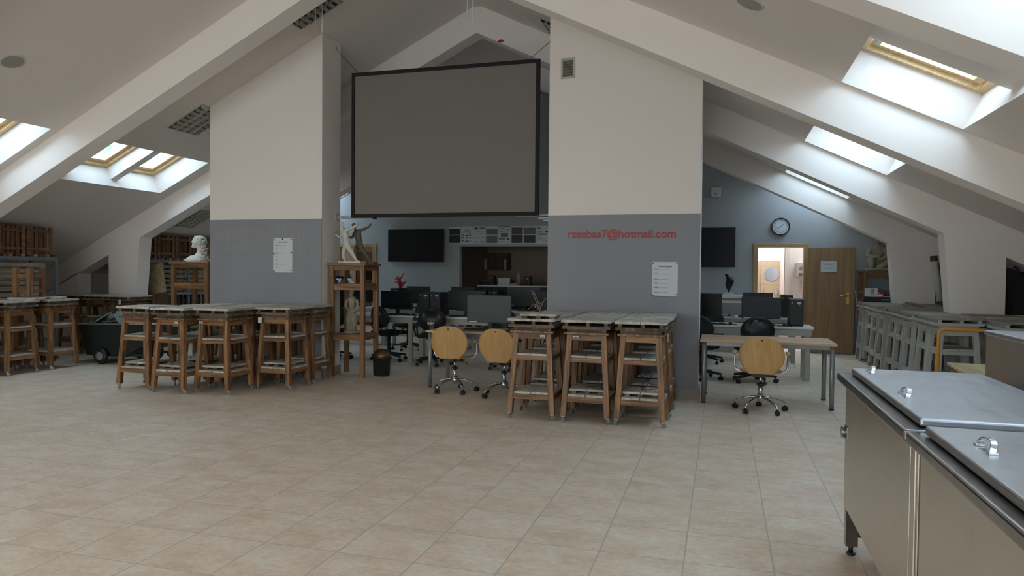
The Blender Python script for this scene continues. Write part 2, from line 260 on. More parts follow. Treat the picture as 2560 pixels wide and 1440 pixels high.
# ------------------------------------------------------------------ mesh helpers
class MB:
    def __init__(s): s.bm = bmesh.new()
    def box(s, x0, x1, y0, y1, z0, z1, mi=0):
        return s.hexa([(x0, y0, z0), (x1, y0, z0), (x1, y1, z0), (x0, y1, z0), (x0, y0, z1), (x1, y0, z1), (x1, y1, z1), (x0, y1, z1)], mi)
    def hexa(s, p, mi=0):
        v = [s.bm.verts.new(q) for q in p]
        for f in ((3, 2, 1, 0), (4, 5, 6, 7), (0, 1, 5, 4), (1, 2, 6, 5), (2, 3, 7, 6), (3, 0, 4, 7)):
            fc = s.bm.faces.new([v[i] for i in f]); fc.material_index = mi
        return s
    def beam(s, a, b, w, h, up=(0, 0, 1), w2=None, h2=None):
        a = Vector(a); b = Vector(b); d = (b-a).normalized(); up = Vector(up)
        if abs(d.dot(up)) > 0.98: up = Vector((0, 1, 0))
        r = d.cross(up).normalized(); u = r.cross(d); w2 = w if w2 is None else w2; h2 = h if h2 is None else h2
        q = lambda c, ww, hh: [c-r*ww/2-u*hh/2, c+r*ww/2-u*hh/2, c+r*ww/2+u*hh/2, c-r*ww/2+u*hh/2]
        A = q(a, w, h); B = q(b, w2, h2)
        v = [s.bm.verts.new(x) for x in A+B]
        for f in ((3, 2, 1, 0), (4, 5, 6, 7), (0, 1, 5, 4), (1, 2, 6, 5), (2, 3, 7, 6), (3, 0, 4, 7)): s.bm.faces.new([v[i] for i in f])
        return s
    def prism(s, poly, a, b, axis='Y', mi=0):
        """poly: 2D points; extruded from a to b along axis"""
        def P(u, v, c): return {'Y': (u, c, v), 'X': (c, u, v), 'Z': (u, v, c)}[axis]
        A = [s.bm.verts.new(P(u, v, a)) for u, v in poly]; B = [s.bm.verts.new(P(u, v, b)) for u, v in poly]
        n = len(poly)
        s.bm.faces.new(A).material_index = mi; s.bm.faces.new(B[::-1]).material_index = mi
        for i in range(n): s.bm.faces.new([A[i], B[i], B[(i+1) % n], A[(i+1) % n]]).material_index = mi
        return s
    def cyl(s, a, b, r0, r1=None, n=16, mi=0):
        return s.tube([a, b], [r0, r0 if r1 is None else r1], n)
    def tube(s, pts, r, n=10, closed=False):
        pts = [Vector(p) for p in pts]; k = len(pts); rs = r if isinstance(r, (list, tuple)) else [r]*k
        rings = []; up = None
        for i, p in enumerate(pts):
            if closed: d = pts[(i+1) % k]-pts[i-1]
            else: d = pts[min(i+1, k-1)]-pts[max(i-1, 0)]
            d.normalize()
            if up is None: up = Vector((0, 0, 1)) if abs(d.z) < 0.9 else Vector((0, 1, 0))
            x = d.cross(up)
            if x.length < 1e-4: x = d.cross(Vector((1, 0, 0.1)))
            x.normalize(); y = x.cross(d); up = y
            rings.append([s.bm.verts.new(p+(x*math.cos(2*PI*j/n)+y*math.sin(2*PI*j/n))*rs[i]) for j in range(n)])
        m = k if closed else k-1
        for i in range(m):
            A, B = rings[i], rings[(i+1) % k]
            for j in range(n): s.bm.faces.new([A[j], A[(j+1) % n], B[(j+1) % n], B[j]]).smooth = True
        if not closed:
            s.bm.faces.new(rings[0][::-1]); s.bm.faces.new(rings[-1])
        return s
    def lathe(s, prof, c=(0, 0, 0), n=24, sy=1.0, cap=True):
        c = Vector(c); rings = []
        for r, z in prof: rings.append([s.bm.verts.new(c+Vector((r*math.cos(2*PI*j/n), r*sy*math.sin(2*PI*j/n), z))) for j in range(n)])
        for A, B in zip(rings, rings[1:]):
            for j in range(n): s.bm.faces.new([A[j], A[(j+1) % n], B[(j+1) % n], B[j]]).smooth = True
        if cap: s.bm.faces.new(rings[0][::-1]); s.bm.faces.new(rings[-1])
        return s
    def disc(s, c, r, axis, th, n=28, ry=None):
        """flat round plate centred on c"""
        c = Vector(c); a = Vector(axis).normalized(); up = Vector((0, 0, 1)) if abs(a.z) < 0.9 else Vector((0, 1, 0))
        x = up.cross(a).normalized(); y = a.cross(x); ry = ry or r
        A = [s.bm.verts.new(c+x*r*math.cos(2*PI*j/n)+y*ry*math.sin(2*PI*j/n)-a*th/2) for j in range(n)]
        B = [s.bm.verts.new(v.co+a*th) for v in A]
        s.bm.faces.new(A[::-1]); s.bm.faces.new(B)
        for j in range(n): s.bm.faces.new([A[j], A[(j+1) % n], B[(j+1) % n], B[j]])
        return s
    def sph(s, c, r, n=12, sx=1, sy=1, sz=1):
        mt = Matrix.Translation(Vector(c)) @ Matrix.Diagonal((sx, sy, sz, 1))
        g = bmesh.ops.create_uvsphere(s.bm, u_segments=n, v_segments=max(6, n*2//3), radius=r, matrix=mt)
        for v in g['verts']:
            for f in v.link_faces: f.smooth = True
        return s
    def xf(s, m): bmesh.ops.transform(s.bm, matrix=m, verts=s.bm.verts); return s
    def build(s, name, mat, parent=None, bevel=0.0, loc=None, rotz=0.0, seg=2):
        bmesh.ops.recalc_face_normals(s.bm, faces=s.bm.faces)
        me = bpy.data.meshes.new(name); s.bm.to_mesh(me); s.bm.free()
        for mm in (mat if isinstance(mat, (list, tuple)) else [mat]): me.materials.append(mm)
        o = bpy.data.objects.new(name, me); COL.objects.link(o)
        if parent is not None: o.parent = parent
        if loc is not None: o.location = loc
        o.rotation_euler[2] = rotz
        if bevel:
            b = o.modifiers.new('bevel', 'BEVEL'); b.width = bevel; b.segments = seg; b.limit_method = 'ANGLE'; b.angle_limit = 0.6
        return o
def tag(o, label=None, cat=None, group=None, kind=None):
    if label: o['label'] = label
    if cat: o['category'] = cat
    if group: o['group'] = group
    if kind: o['kind'] = kind
    return o
def thing(name, label, cat, loc=(0, 0, 0), rotz=0.0, group=None):
    o = bpy.data.objects.new(name, None); COL.objects.link(o); o.location = loc; o.rotation_euler[2] = rotz
    o.empty_display_size = 0.1
    return tag(o, label, cat, group)
def struct(mb, name, mat, **k): return tag(mb.build(name, mat, **k), kind='structure')
KIDS = {}
def dup(root, loc=None, rotz=None, label=None, group=None):
    def rec(o, par):
        c = o.copy(); COL.objects.link(c); c.parent = par
        for ch in list(o.children): rec(ch, c)
        return c
    r = rec(root, None)
    if loc is not None: r.location = loc
    if rotz is not None: r.rotation_euler[2] = rotz
    if label: r['label'] = label
    if group: r['group'] = group
    return r
def textmesh(name, body, size, mat, parent=None, loc=(0, 0, 0), rot=(PI/2, 0, 0), depth=0.001, align='CENTER', bold=0.0, sx=1.0):
    cu = bpy.data.curves.new(name, 'FONT'); cu.body = body; cu.size = size; cu.extrude = depth; cu.align_x = align; cu.align_y = 'CENTER'; cu.offset = bold
    tmp = bpy.data.objects.new(name, cu); COL.objects.link(tmp)
    dg = bpy.context.evaluated_depsgraph_get(); me = bpy.data.meshes.new_from_object(tmp.evaluated_get(dg)); bpy.data.objects.remove(tmp)
    me.materials.clear(); me.materials.append(mat)
    o = bpy.data.objects.new(name, me); COL.objects.link(o); o.location = loc; o.rotation_euler = rot; o.scale = (sx, 1, 1)
    if parent is not None: o.parent = parent
    return o
def skinned(name, mat, nodes, edges, parent=None, sub=2, disp=0.0, dscale=0.05, root=0, loc=(0, 0, 0), rotz=0.0, scale=1.0, smooth=0):
    """nodes: [(x,y,z,r)] or [(x,y,z,rx,ry)]: one continuous body grown from a skeleton, baked to a mesh"""
    me = bpy.data.meshes.new(name); me.from_pydata([tuple(c*scale for c in n[:3]) for n in nodes], edges, [])
    o = bpy.data.objects.new(name, me); COL.objects.link(o)
    o.modifiers.new('skin', 'SKIN').use_smooth_shade = True
    for i, n in enumerate(nodes):
        sv = me.skin_vertices[0].data[i]; r = n[3]*scale; r2 = (n[4] if len(n) > 4 else n[3])*scale
        sv.radius = (r, r2); sv.use_root = (i == root); sv.use_loose = False
    sb = o.modifiers.new('sub', 'SUBSURF'); sb.levels = sub; sb.render_levels = sub
    if smooth: sm = o.modifiers.new('sm', 'SMOOTH'); sm.iterations = smooth
    if disp:
        tx = bpy.data.textures.new(name, 'CLOUDS'); tx.noise_scale = dscale*scale; tx.noise_depth = 2
        dm = o.modifiers.new('d', 'DISPLACE'); dm.texture = tx; dm.strength = disp*scale; dm.texture_coords = 'LOCAL'
    dg = bpy.context.evaluated_depsgraph_get(); m2 = bpy.data.meshes.new_from_object(o.evaluated_get(dg)); bpy.data.objects.remove(o)
    m2.materials.clear(); m2.materials.append(mat)
    for f in m2.polygons: f.use_smooth = True
    o = bpy.data.objects.new(name, m2); COL.objects.link(o); o.location = loc; o.rotation_euler[2] = rotz
    if parent is not None: o.parent = parent
    return o
def cut_below(o, z=0.0):
    b = bmesh.new(); b.from_mesh(o.data); g = b.verts[:]+b.edges[:]+b.faces[:]
    bmesh.ops.bisect_plane(b, geom=g, plane_co=(0, 0, z), plane_no=(0, 0, -1), clear_outer=True)
    e = [x for x in b.edges if x.is_boundary]
    if e: bmesh.ops.holes_fill(b, edges=e)
    b.to_mesh(o.data); b.free(); return o
# ------------------------------------------------------------------ room shell
b = MB(); b.box(-12.6, 5.3, Y_FRONT-0.2, 19.0, -0.12, 0.0); struct(b, 'floor', M['floor'])
def roofbox(mb, side, d0, d1, y0, y1, l0, l1):
    P = [roofpt(side, d0, l0, y0), roofpt(side, d1, l0, y0), roofpt(side, d1, l0, y1), roofpt(side, d0, l0, y1),
         roofpt(side, d0, l1, y0), roofpt(side, d1, l1, y0), roofpt(side, d1, l1, y1), roofpt(side, d0, l1, y1)]
    mb.hexa(P)
b = MB(); LT = 0.46
for side in (-1, 1):
    ops = sorted([o for o in OPENINGS if o[0] == side], key=lambda o: o[1])
    # the two halves meet under the ridge
    roofbox(b, side, -0.02, D0, Y_FRONT-0.2, Y_END+0.2, 0, LT)
    roofbox(b, side, D1, KNEE+0.35, Y_FRONT-0.2, Y_END+0.2, 0, LT)
    y = Y_FRONT-0.2
    for _, a, c, _p in ops: roofbox(b, side, D0, D1, y, a, 0, LT); y = c
    roofbox(b, side, D0, D1, y, Y_END+0.2, 0, LT)
struct(b, 'ceiling', M['ceil'])
b = MB(); b.prism([(XR-0.4, 5.55), (XR+0.4, 5.55), (XR, 6.1)], Y_FRONT-0.2, Y_END+0.2); struct(b, 'ceiling_ridge', M['ceil'])
# rafters between the roof windows and along the near edge of every reveal
b = MB()
for side, a, c, panes in OPENINGS:
    if len(panes) < 2: continue
    roofbox(b, side, D0-0.01, D1+0.01, panes[0][1], panes[1][0], 0.13, 0.45)
    roofbox(b, side, D0-0.01, D1+0.01, panes[0][0]-0.12, panes[0][0], 0.13, 0.45)
    roofbox(b, side, D0-0.01, D1+0.01, a-0.01, panes[0][0]-0.1, 0.38, 0.45)
struct(b, 'trim_rafters', M['paint'])
# roof windows
wi = 0
for side, a, c, panes in OPENINGS:
    for y0, y1 in panes:
        wi += 1
        W = thing('window_%d' % wi, None, None, (0, 0, 0)); W['kind'] = 'structure'
        f = MB(); t0 = 0.055
        roofbox(f, side, D0, D1, y0, y0+t0, .33, .44); roofbox(f, side, D0, D1, y1-t0, y1, .33, .44)
        roofbox(f, side, D0, D0+t0, y0+t0, y1-t0, .33, .44); roofbox(f, side, D1-t0, D1, y0+t0, y1-t0, .33, .44)
        f.build('frame', M['skywood'], W)
        f = MB(); t1 = t0+0.012; t2 = t0+0.075
        roofbox(f, side, D0+t1, D1-t1, y0+t1, y0+t2, .37, .46); roofbox(f, side, D0+t1, D1-t1, y1-t2, y1-t1, .37, .46)
        roofbox(f, side, D0+t1, D0+t2, y0+t2, y1-t2, .37, .46); roofbox(f, side, D1-t2, D1-t1, y0+t2, y1-t2, .37, .46)
        sash = f.build('sash', M['skywood'], W)
        g = MB(); roofbox(g, side, D0+t2-.005, D1-t2+.005, y0+t2-.005, y1-t2+.005, .415, .425); g.build('pane', M['glass'], sash)
        if side > 0 and 6 < y0 < 7:
            h = MB(); c0 = roofpt(side, D0+0.10, 0.30, y0+0.16); h.beam(c0-Vector((0, .10, 0)), c0+Vector((0, .42, 0)), .035, .02); h.build('handle_bar', M['alu'], W, 0.004)
# trusses: sloping beam, knee wall with a passage, on both sides of the ridge
def truss(idx, y0, th=0.28):
    b = MB(); y1 = y0+th
    for s in (-1, 1):
        X = lambda d: XR+s*d
        zt = lambda d: ZC-SL*d+0.03
        zu = lambda d: ZC-DB-SL*d
        kd = 6.38
        hx = lambda P: b.hexa([(X(d), y0, z) for d, z in P[:0]]) if False else None
        def quad(P):
            b.prism([(X(d), z) for d, z in P], y0, y1)
        quad([(0, zu(0)), (0, zt(0)), (kd, zt(kd)), (kd, zu(kd))])
        kf = 6.55
        quad([(kd, zu(kd)), (kd, zt(kd)), (7.08, zt(7.08)), (7.08, 0), (kf, 0), (6.47, 1.05)])
        quad([(7.08, 1.745), (7.08, zt(7.08)), (KNEE, zt(KNEE)), (KNEE, 1.745-SL*(KNEE-7.08))])
        quad([(7.80, 0), (7.80, 1.745-SL*0.72+0.02), (KNEE, 1.745-SL*(KNEE-7.08)+0.02), (KNEE, 0)])
    struct(b, 'trim_%d' % idx, M['paint'])
for i, y in enumerate(TRUSS_Y): truss(i+1, y)
# outer walls
zk = ZC-SL*KNEE+0.2
b = MB(); b.box(XR-KNEE-0.3, XR-KNEE, Y_FRONT-.2, Y_END, 0, zk); struct(b, 'wall_left', M['paint'])
b = MB(); b.box(XR+KNEE, XR+KNEE+.3, Y_FRONT-.2, Y_END, 0, zk); struct(b, 'wall_right', M['paint'])
b = MB(); fz0, fz1 = .8, 2.6
def gz0(x): return min(ZC+0.15-SL*abs(x-XR), 9)
xs = [XR-KNEE]+[q for ab in FW for q in ab]+[XR+KNEE]
for i in range(0, len(xs)-1):
    a, c = xs[i], xs[i+1]
    if i % 2 == 1: b.box(a, c, Y_FRONT-.2, Y_FRONT, 0, fz0)
    else: b.prism([(a, 0), (c, 0), (c, min(fz1, gz0(c))), (a, min(fz1, gz0(a)))], Y_FRONT-.2, Y_FRONT)
b.prism([(-9.6, fz1), (2.28, fz1), (XR, ZC+.15)], Y_FRONT-.2, Y_FRONT); struct(b, 'wall_front', M['paint'])
for i, (a, c) in enumerate(FW):
    W = thing('window_%d' % (40+i), None, None, (0, 0, 0)); W['kind'] = 'structure'
    b = MB(); y0, y1 = Y_FRONT-.14, Y_FRONT-.07
    for u in (a, (a+c)/2-.03, c-.06): b.box(u, u+.06, y0, y1, fz0, fz1)
    b.box(a+.06, c-.06, y0, y1, fz0, fz0+.06); b.box(a+.06, c-.06, y0, y1, fz1-.06, fz1); b.build('frame', M['skywood'], W)
    b = MB(); b.box(a+.06, c-.06, Y_FRONT-.11, Y_FRONT-.10, fz0+.06, fz1-.06); b.build('pane', M['warmtint'], W)
# back gable wall with a lobby opening and two doorways
def gz(x): return ZC+0.15-SL*abs(x-XR)
b = MB()
def gablepart(x0, x1, z0, z1=None):
    P = [(x0, z0), (x1, z0)]
    if z1 is None:
        P += [(x1, gz(x1))]
        if x0 < XR < x1: P += [(XR, gz(XR))]
        P += [(x0, gz(x0))]
    else: P += [(x1, z1), (x0, z1)]
    b.prism(P, Y_END, Y_END+.16)
DL0, DL1 = -8.60, -7.72; AL0, AL1 = -5.60, -2.0; DR0, DR1 = 0.66, 1.52
gablepart(-10.4, DL0, 0, 2.05); gablepart(DL1, AL0, 0, 2.05); gablepart(AL1, DR0, 0, 2.05); gablepart(DR1, 2.6, 0, 2.05); gablepart(2.6, XR+KNEE, 0)
gablepart(-10.4, 2.6, 2.05); gablepart(XR-KNEE, -10.4, 0)
struct(b, 'wall_back', M['bluegrey'])
# rooms behind
b = MB(); b.box(-9.6, 2.6, 18.3, 18.5, 0, 2.9); b.box(-9.7, -9.6, Y_END+.16, 18.5, 0, 2.9); struct(b, 'wall_far_rooms', M['brownwall'])
b = MB(); b.box(-9.7, 2.7, Y_END+.16, 18.5, 2.8, 2.95); struct(b, 'ceiling_far_rooms', M['paint'])
b = MB(); b.box(-6.25, -6.13, Y_END+.16, 18.3, 0, 2.8); struct(b, 'wall_lobby_left', M['brownwall'])
b = MB(); b.box(-1.6, -1.5, Y_END+.16, 18.3, 0, 2.8); struct(b, 'wall_lobby_right', M['brownwall'])
b = MB(); b.box(0.1, 1.26, 16.96, 17.06, 1.80, 2.8); b.box(0.1, 0.2, Y_END+.16, 17, 0, 2.8); b.box(2.5, 2.6, Y_END+.16, 18.3, 0, 2.8); b.box(1.24, 2.5, 15.62, 15.74, 0, 2.8); b.box(1.24, 1.34, 15.6, 17.0, 0, 2.8)
struct(b, 'wall_washroom', M['paint'])
b = MB(); b.box(0.1, 1.26, 16.94, 17.06, 0, 1.80); struct(b, 'wall_washroom_tiled', M['walltile'])
# pillars: upper part white, lower part grey chalkboard paint
PY0, PY1 = 8.665, 9.16
for nm, x0, x1, zt_ in (('left', -7.185, -5.333, 5.0), ('right', -2.107, -0.254, 5.0)):
    def zr(x): return ZC-SL*abs(x-XR)+0.02
    b = MB(); b.prism([(x0, 0), (x1, 0), (x1, zr(x1)), (x0, zr(x0))], PY0+.004, PY1 if nm == 'left' else 9.1); struct(b, 'wall_pillar_'+nm, M['paint'])
    b = MB(); b.prism([(x0+.002, 0.125), (x1-(0.0 if nm == 'left' else 0.0), 0.125), (x1, 2.217), (x0+.002, 2.217)], PY0, PY0+.008); struct(b, 'wall_chalkboard_'+nm, M['chalkgrey'])
    b = MB(); y1 = PY1 if nm == 'left' else 9.1
    b.box(x0-.012, x1+.012, PY0-.012, PY0+.01, 0, .125); b.box(x1, x1+.012, PY0, y1+.012, 0, .125); b.box(x0-.012, x0, PY0, y1+.012, 0, .125)
    struct(b, 'baseboard_pillar_'+nm, M['skirting'])
b = MB(); b.box(XR-KNEE, DL0, Y_END-.012, Y_END, 0, .1); b.box(DL1, AL0, Y_END-.012, Y_END, 0, .1); b.box(AL1, DR0-.07, Y_END-.012, Y_END, 0, .1); b.box(DR1+.07, XR+KNEE, Y_END-.012, Y_END, 0, .1)
struct(b, 'baseboard_back', M['skirting'])
# doorways
def casing(idx, x0, x1, zt_=2.03, w=.075):
    b = MB(); b.box(x0-w, x0+.012, Y_END-.03, Y_END+.17, 0, zt_+w); b.box(x1-.012, x1+w, Y_END-.03, Y_END+.17, 0, zt_+w); b.box(x0+.012, x1-.012, Y_END-.03, Y_END+.17, zt_, zt_+w)
    D = thing('door_%d' % idx, None, None, (0, 0, 0)); D['kind'] = 'structure'
    b.build('frame', M['casing'], D, .006)
    return D
d1 = casing(1, DR0, DR1); casing(2, DL0, DL1, 2.04)
leaf = bpy.data.objects.new('leaf', None)
b = MB(); b.box(0, .83, -.02, .02, .01, 2.02); lf = b.build('leaf', M['door'], d1, .003, loc=(1.565, 14.62, 0), rotz=-.045)
b = MB(); b.box(.69, .735, -.034, -.02, .955, 1.175)
b.tube([(.717, -.03, 1.105), (.717, -.055, 1.105), (.70, -.062, 1.105), (.58, -.062, 1.105)], .012, 8); b.build('handle', M['brass'], lf, .002)
b = MB(); b.box(.765, .80, -.0205, .0205, .02, 2.015); b.build('edge_band', M['door'], lf) if False else b.bm.free()
# unseen lamps added to light the wash room and left back room
def lamp_room(x, y, z, e, c=(.93, .97, 1), sz=.5):
    l = bpy.data.lights.new('added_room_lamp', 'AREA'); l.energy = e; l.size = sz; l.color = c
    o = bpy.data.objects.new('added_room_lamp', l); COL.objects.link(o); o.location = (x, y, z)
lamp_room(0.8, 16.0, 2.75, 11); lamp_room(1.9, 15.35, 2.75, 7)
lamp_room(-8.0, 16.6, 2.75, 7)
# ------------------------------------------------------------------ modelling stands
def caster(parent, x, y, a, sc=1.0, mats=None):
    b = MB(); ca, sa = math.cos(a), math.sin(a); ox, oy = ca*.018, sa*.018
    b.box(-.021, .021, -.021, .021, .057, .062)
    b.cyl((0, 0, .046), (0, 0, .058), .011, n=10)
    for s in (-1, 1): b.beam((-sa*s*.013, ca*s*.013, .052), (ox-sa*s*.013, oy+ca*s*.013, .024), .004, .022, (ca, sa, 0))
    f = b.build('caster', M['castermetal'], parent, loc=(x, y, 0))
    w = MB(); w.cyl((ox+sa*.011, oy-ca*.011, .0245), (ox-sa*.011, oy+ca*.011, .0245), .0245, n=18)
    w.build('wheel', M['rubber'], f)
    return f
def make_stand(kind):
    g = kind == 'grey'
    mz, mx, my = (M['greypaint'],)*3 if g else (M['pineZ'], M['pineX'], M['pineY'])
    bx_, by_ = (M['greyboard'], M['greyboard']) if g else (M['clayX'], M['clayY'])
    t = thing('modelling_stand', 'stand', 'modelling stand')
    hb, ht, lw = .222, .172, .056
    k = 0
    for sx in (-1, 1):
        for sy in (-1, 1):
            b = MB(); b.beam((sx*hb, sy*hb, .060), (sx*ht, sy*ht, .882), lw, lw, (0, 1, 0))
            l = b.build('leg', mz, t, .003, seg=1)
            caster(l, sx*hb, sy*hb, [2.4, 4.4, .9, 5.6][k]); k += 1
    hh = lambda z: hb+(ht-hb)*(z-.06)/.822
    # three levels of rails
    for nm, z0, z1 in (('top_rail', .885-.062, .885), ('middle_rail', .604, .648), ('bottom_rail', .205, .258)):
        h = hh((z0+z1)/2)
        for s in (-1, 1):
            b = MB(); b.box(-h+lw/2-.004, h-lw/2+.004, s*(h+lw/2-.016)-.011, s*(h+lw/2-.016)+.011, z0, z1); b.build(nm, mx, t, .002, seg=1)
            b = MB(); b.box(s*(h+lw/2-.016)-.011, s*(h+lw/2-.016)+.011, -h+lw/2-.004, h-lw/2+.004, z0, z1); b.build(nm, my, t, .002, seg=1)
    for nm, z0, z1 in (('middle_shelf', .650, .672), ('bottom_shelf', .260, .283)):
        h = hh(z0)+lw/2-.004; i = hh(z0)-lw/2-.003
        b = MB()
        for x0, x1 in ((-i, -.003), (.003, i)): b.box(x0, x1, -h, h, z0, z1)
        for s in (-1, 1): b.box(min(s*i+s*.002, s*h), max(s*i+s*.002, s*h), -i, i, z0, z1)
        b.build(nm, M['greypaint'] if g and nm != 'x' else by_, t, .002, seg=1)
    b = MB(); b.box(-.225, .225, -.225, .225, .887, .905); b.build('frame_top', mz, t)
    b = MB(); b.box(-.243, .243, -.243, .243, .940, .970); b.box(-.2, .2, -.2, .2, .905, .940)
    b.build('lower_board', M['greypaint'] if g else M['claydark'], t, .002, seg=1)
    for x in (-.2, .02, .2):
        b = MB(); b.box(x-.018, x+.018, -.235, .235, .970, 1.004); b.build('spacer', M['greypaint'] if g else M['claydark'], t)
    b = MB()
    for x0, x1 in ((-.25, -.002), (.002, .25)): b.box(x0, x1, -.25, .25, 1.004, 1.031)
    b.build('top_board', by_, t, .002, seg=1)
    return t
def sticker(st, x, y=-.258, z=.86, txt='TEMAT'):
    b = MB(); b.box(x-.026, x+.026, y-.001, y, z-.011, z+.011); s = b.build('sticker', M['paper'], st)
    b = MB(); b.box(x-.018, x+.018, y-.0018, y-.001, z-.005, z+.004); b.build('print', M['ink'], s)
def papertag(st, x, y, z=.84, rz=0, w=.05, h=.075):
    b = MB(); b.prism([(-w/2, 0), (w/2, .004), (w/2+.004, h), (-w/2, h)], -.001, .001, 'Y'); b.build('paper_tag', M['paper'], st, loc=(x, y, z), rotz=rz)
def board(x, y, z, rz, label, sz=.40, group='loose sculpting boards on the stands', m='clayX'):
    t = thing('sculpting_board', label, 'board', (x, y, z), rz, group)
    b = MB()
    for x0, x1 in ((-sz/2, -.002), (.002, sz/2)): b.box(x0, x1, -sz/2, sz/2, .028, .050)
    b.build('board_top', M[m], t, .002, seg=1)
    for q in (-sz*.38, 0, sz*.38):
        b = MB(); b.box(q-.025, q+.025, -sz/2+.01, sz/2-.01, 0, .028); b.build('batten', M['claydark'], t)
    return t
def armature(x, y, z, seed, label, h=.25, n=5, mat='darkwire', spread=.16, rr=.0022):
    rnd = random.Random(seed); b = MB()
    for i in range(n):
        p = Vector((rnd.uniform(-.02, .02), rnd.uniform(-.02, .02), 0)); pts = [p]
        d = Vector((rnd.uniform(-1, 1), rnd.uniform(-1, 1), rnd.uniform(.5, 1.6))).normalized()
        for k in range(7):
            d = (d+Vector((rnd.uniform(-.6, .6), rnd.uniform(-.6, .6), rnd.uniform(-.75, .35)))).normalized()
            p = p+d*h/5; p.x = max(-spread, min(spread, p.x)); p.y = max(-spread, min(spread, p.y)); p.z = max(rr, min(h, p.z)); pts.append(p.copy())
        b.tube(pts, rr, 5)
    return tag(b.build('wire_armature', M[mat], loc=(x, y, z)), label, 'wire armature', 'wire armatures left on the stands')
pine = make_stand('pine'); used = []
def place(proto, x, y, rz, label, group, sc=1.0):
    if proto not in used: used.append(proto); o = proto; o.location = (x, y, 0); o.rotation_euler[2] = rz; o['label'] = label; o['group'] = group; return o
    o = dup(proto, (x, y, 0), rz, label, group)
    return o
cols = ['left', 'middle', 'right']; rws = ['front', 'middle', 'back']
GR = 'pine stands in the block before the right pillar'
RB = {}
for i, x in enumerate((-1.852, -1.288, -.752)):
    for j, y in enumerate((7.18, 7.745, 8.335)):
        RB[i, j] = place(pine, x+(.012 if j == 1 else 0), y, [.0, .012, -.01, .008, -.006][(i*2+j) % 5], 'pine sculpting stand %s row, %s column of the block before the red-lettered pillar' % (rws[j], cols[i]), GR)
GL = 'pine stands in the block before the left pillar'
LB = [(-7.005, 7.30, .02, 'leftmost and foremost, standing apart'), (-6.385, 7.205, -.02, 'front row, second from left, white sticker at its right corner'), (-5.865, 7.33, .0, 'nearest corner, white sticker at its left corner'),
      (-5.375, 7.85, .0, 'right-hand column with a hanging paper tag'), (-5.375, 8.38, .01, 'rightmost, beside the tall statue stand'), (-6.52, 7.83, 0, 'second row, second column from left'),
      (-5.93, 7.90, 0, 'second row, behind the nearest corner stand'), (-6.50, 8.385, 0, 'last row against the pillar, left'), (-5.93, 8.405, 0, 'last row against the pillar, middle')]
LS = []
for x, y, r, s in LB: LS.append(place(pine, x, y, r, 'pine stand, left block, '+s, GL))
GF = 'pine stands at the far left of the room'
FB = [(-9.65, 7.56, .0, 'facing the aisle, under the upturned stool'), (-9.65, 8.21, .02, 'last in the aisle row beside the green cart'), (-9.67, 6.97, 0, 'cut by the left picture edge'),
      (-10.19, 7.55, 0, 'second column behind the one with the upturned stool'), (-10.19, 6.98, 0, 'second column behind the left picture edge one'), (-10.19, 8.12, 0, 'second column behind the last aisle one'),
      (-9.88, 9.90, .0, 'with a paper tag, behind the green cart'), (-10.42, 9.90, 0, 'behind the green cart, left of the tagged one'), (-10.98, 9.88, 0, 'deep behind the green cart under the low eave')]
FS = []
for x, y, r, s in FB: FS.append(place(pine, x, y, r, 'pine stand at far left, '+s, GF))
sticker(RB[0, 0], .125); sticker(RB[1, 0], -.095); sticker(LS[1], .15); sticker(LS[2], -.13); sticker(LS[3], .258, -.02)if False else None
papertag(LS[3], -.17, -.262, .83); papertag(RB[2, 0], .262, -.19, .84, PI/2); papertag(FS[6], .05, -.262, .88)
grey = make_stand('grey')
GG = 'grey painted stands along the right eave'
names = ['nearest, at the yellow trolley', 'second from the yellow trolley', 'third from the yellow trolley', 'fourth from the yellow trolley', 'fifth from the yellow trolley', 'sixth from the yellow trolley', 'fourth from the open door', 'third from the open door', 'second from the open door', 'nearest to the open door']
GS = []
for k in range(9):
    GS.append(place(grey, 2.585+[0, .02, -.01][k % 3]+(0 if k else .0), 9.33+k*.553, [0, .015, -.015][k % 3], 'grey painted stand in the right aisle row, '+names[k if k < 6 else k+1], GG))
for k, (x, y, s) in enumerate([(3.14, 9.32, 'second column, nearest'), (3.14, 9.90, 'second column just before the big knee wall'), (3.72, 9.32, 'third column, nearest'), (3.69, 9.90, 'third column before the knee wall'),
                   (3.14, 10.87, 'second column behind the big knee wall'), (3.14, 11.40, 'second column, second behind the knee wall'), (3.14, 11.93, 'second column, third behind the knee wall'), (3.14, 12.46, 'second column, fourth behind the knee wall'), (3.14, 12.99, 'second column, before the far knee wall'),
                   (3.69, 10.95, 'outer column behind the big knee wall'), (3.69, 11.50, 'outer column, second behind the knee wall'), (3.69, 12.05, 'outer column under the cardboard tube'), (3.69, 12.62, 'outer column, fourth behind the knee wall'),
                   (3.05, 8.72, 'close to the yellow trolley on its right'), (3.60, 8.72, 'right of the yellow trolley, against the picture edge'), (3.60, 8.12, 'behind the steel tank, at the picture edge')]):
    GS.append(place(grey, x, y, .01*((k*7) % 3-1), 'grey painted stand under the right eave, '+s, GG))
papertag(GS[7], -.262, -.1, .86, PI/2, .03, .07); papertag(GS[13], -.262, -.15, .84, PI/2, .03, .07)
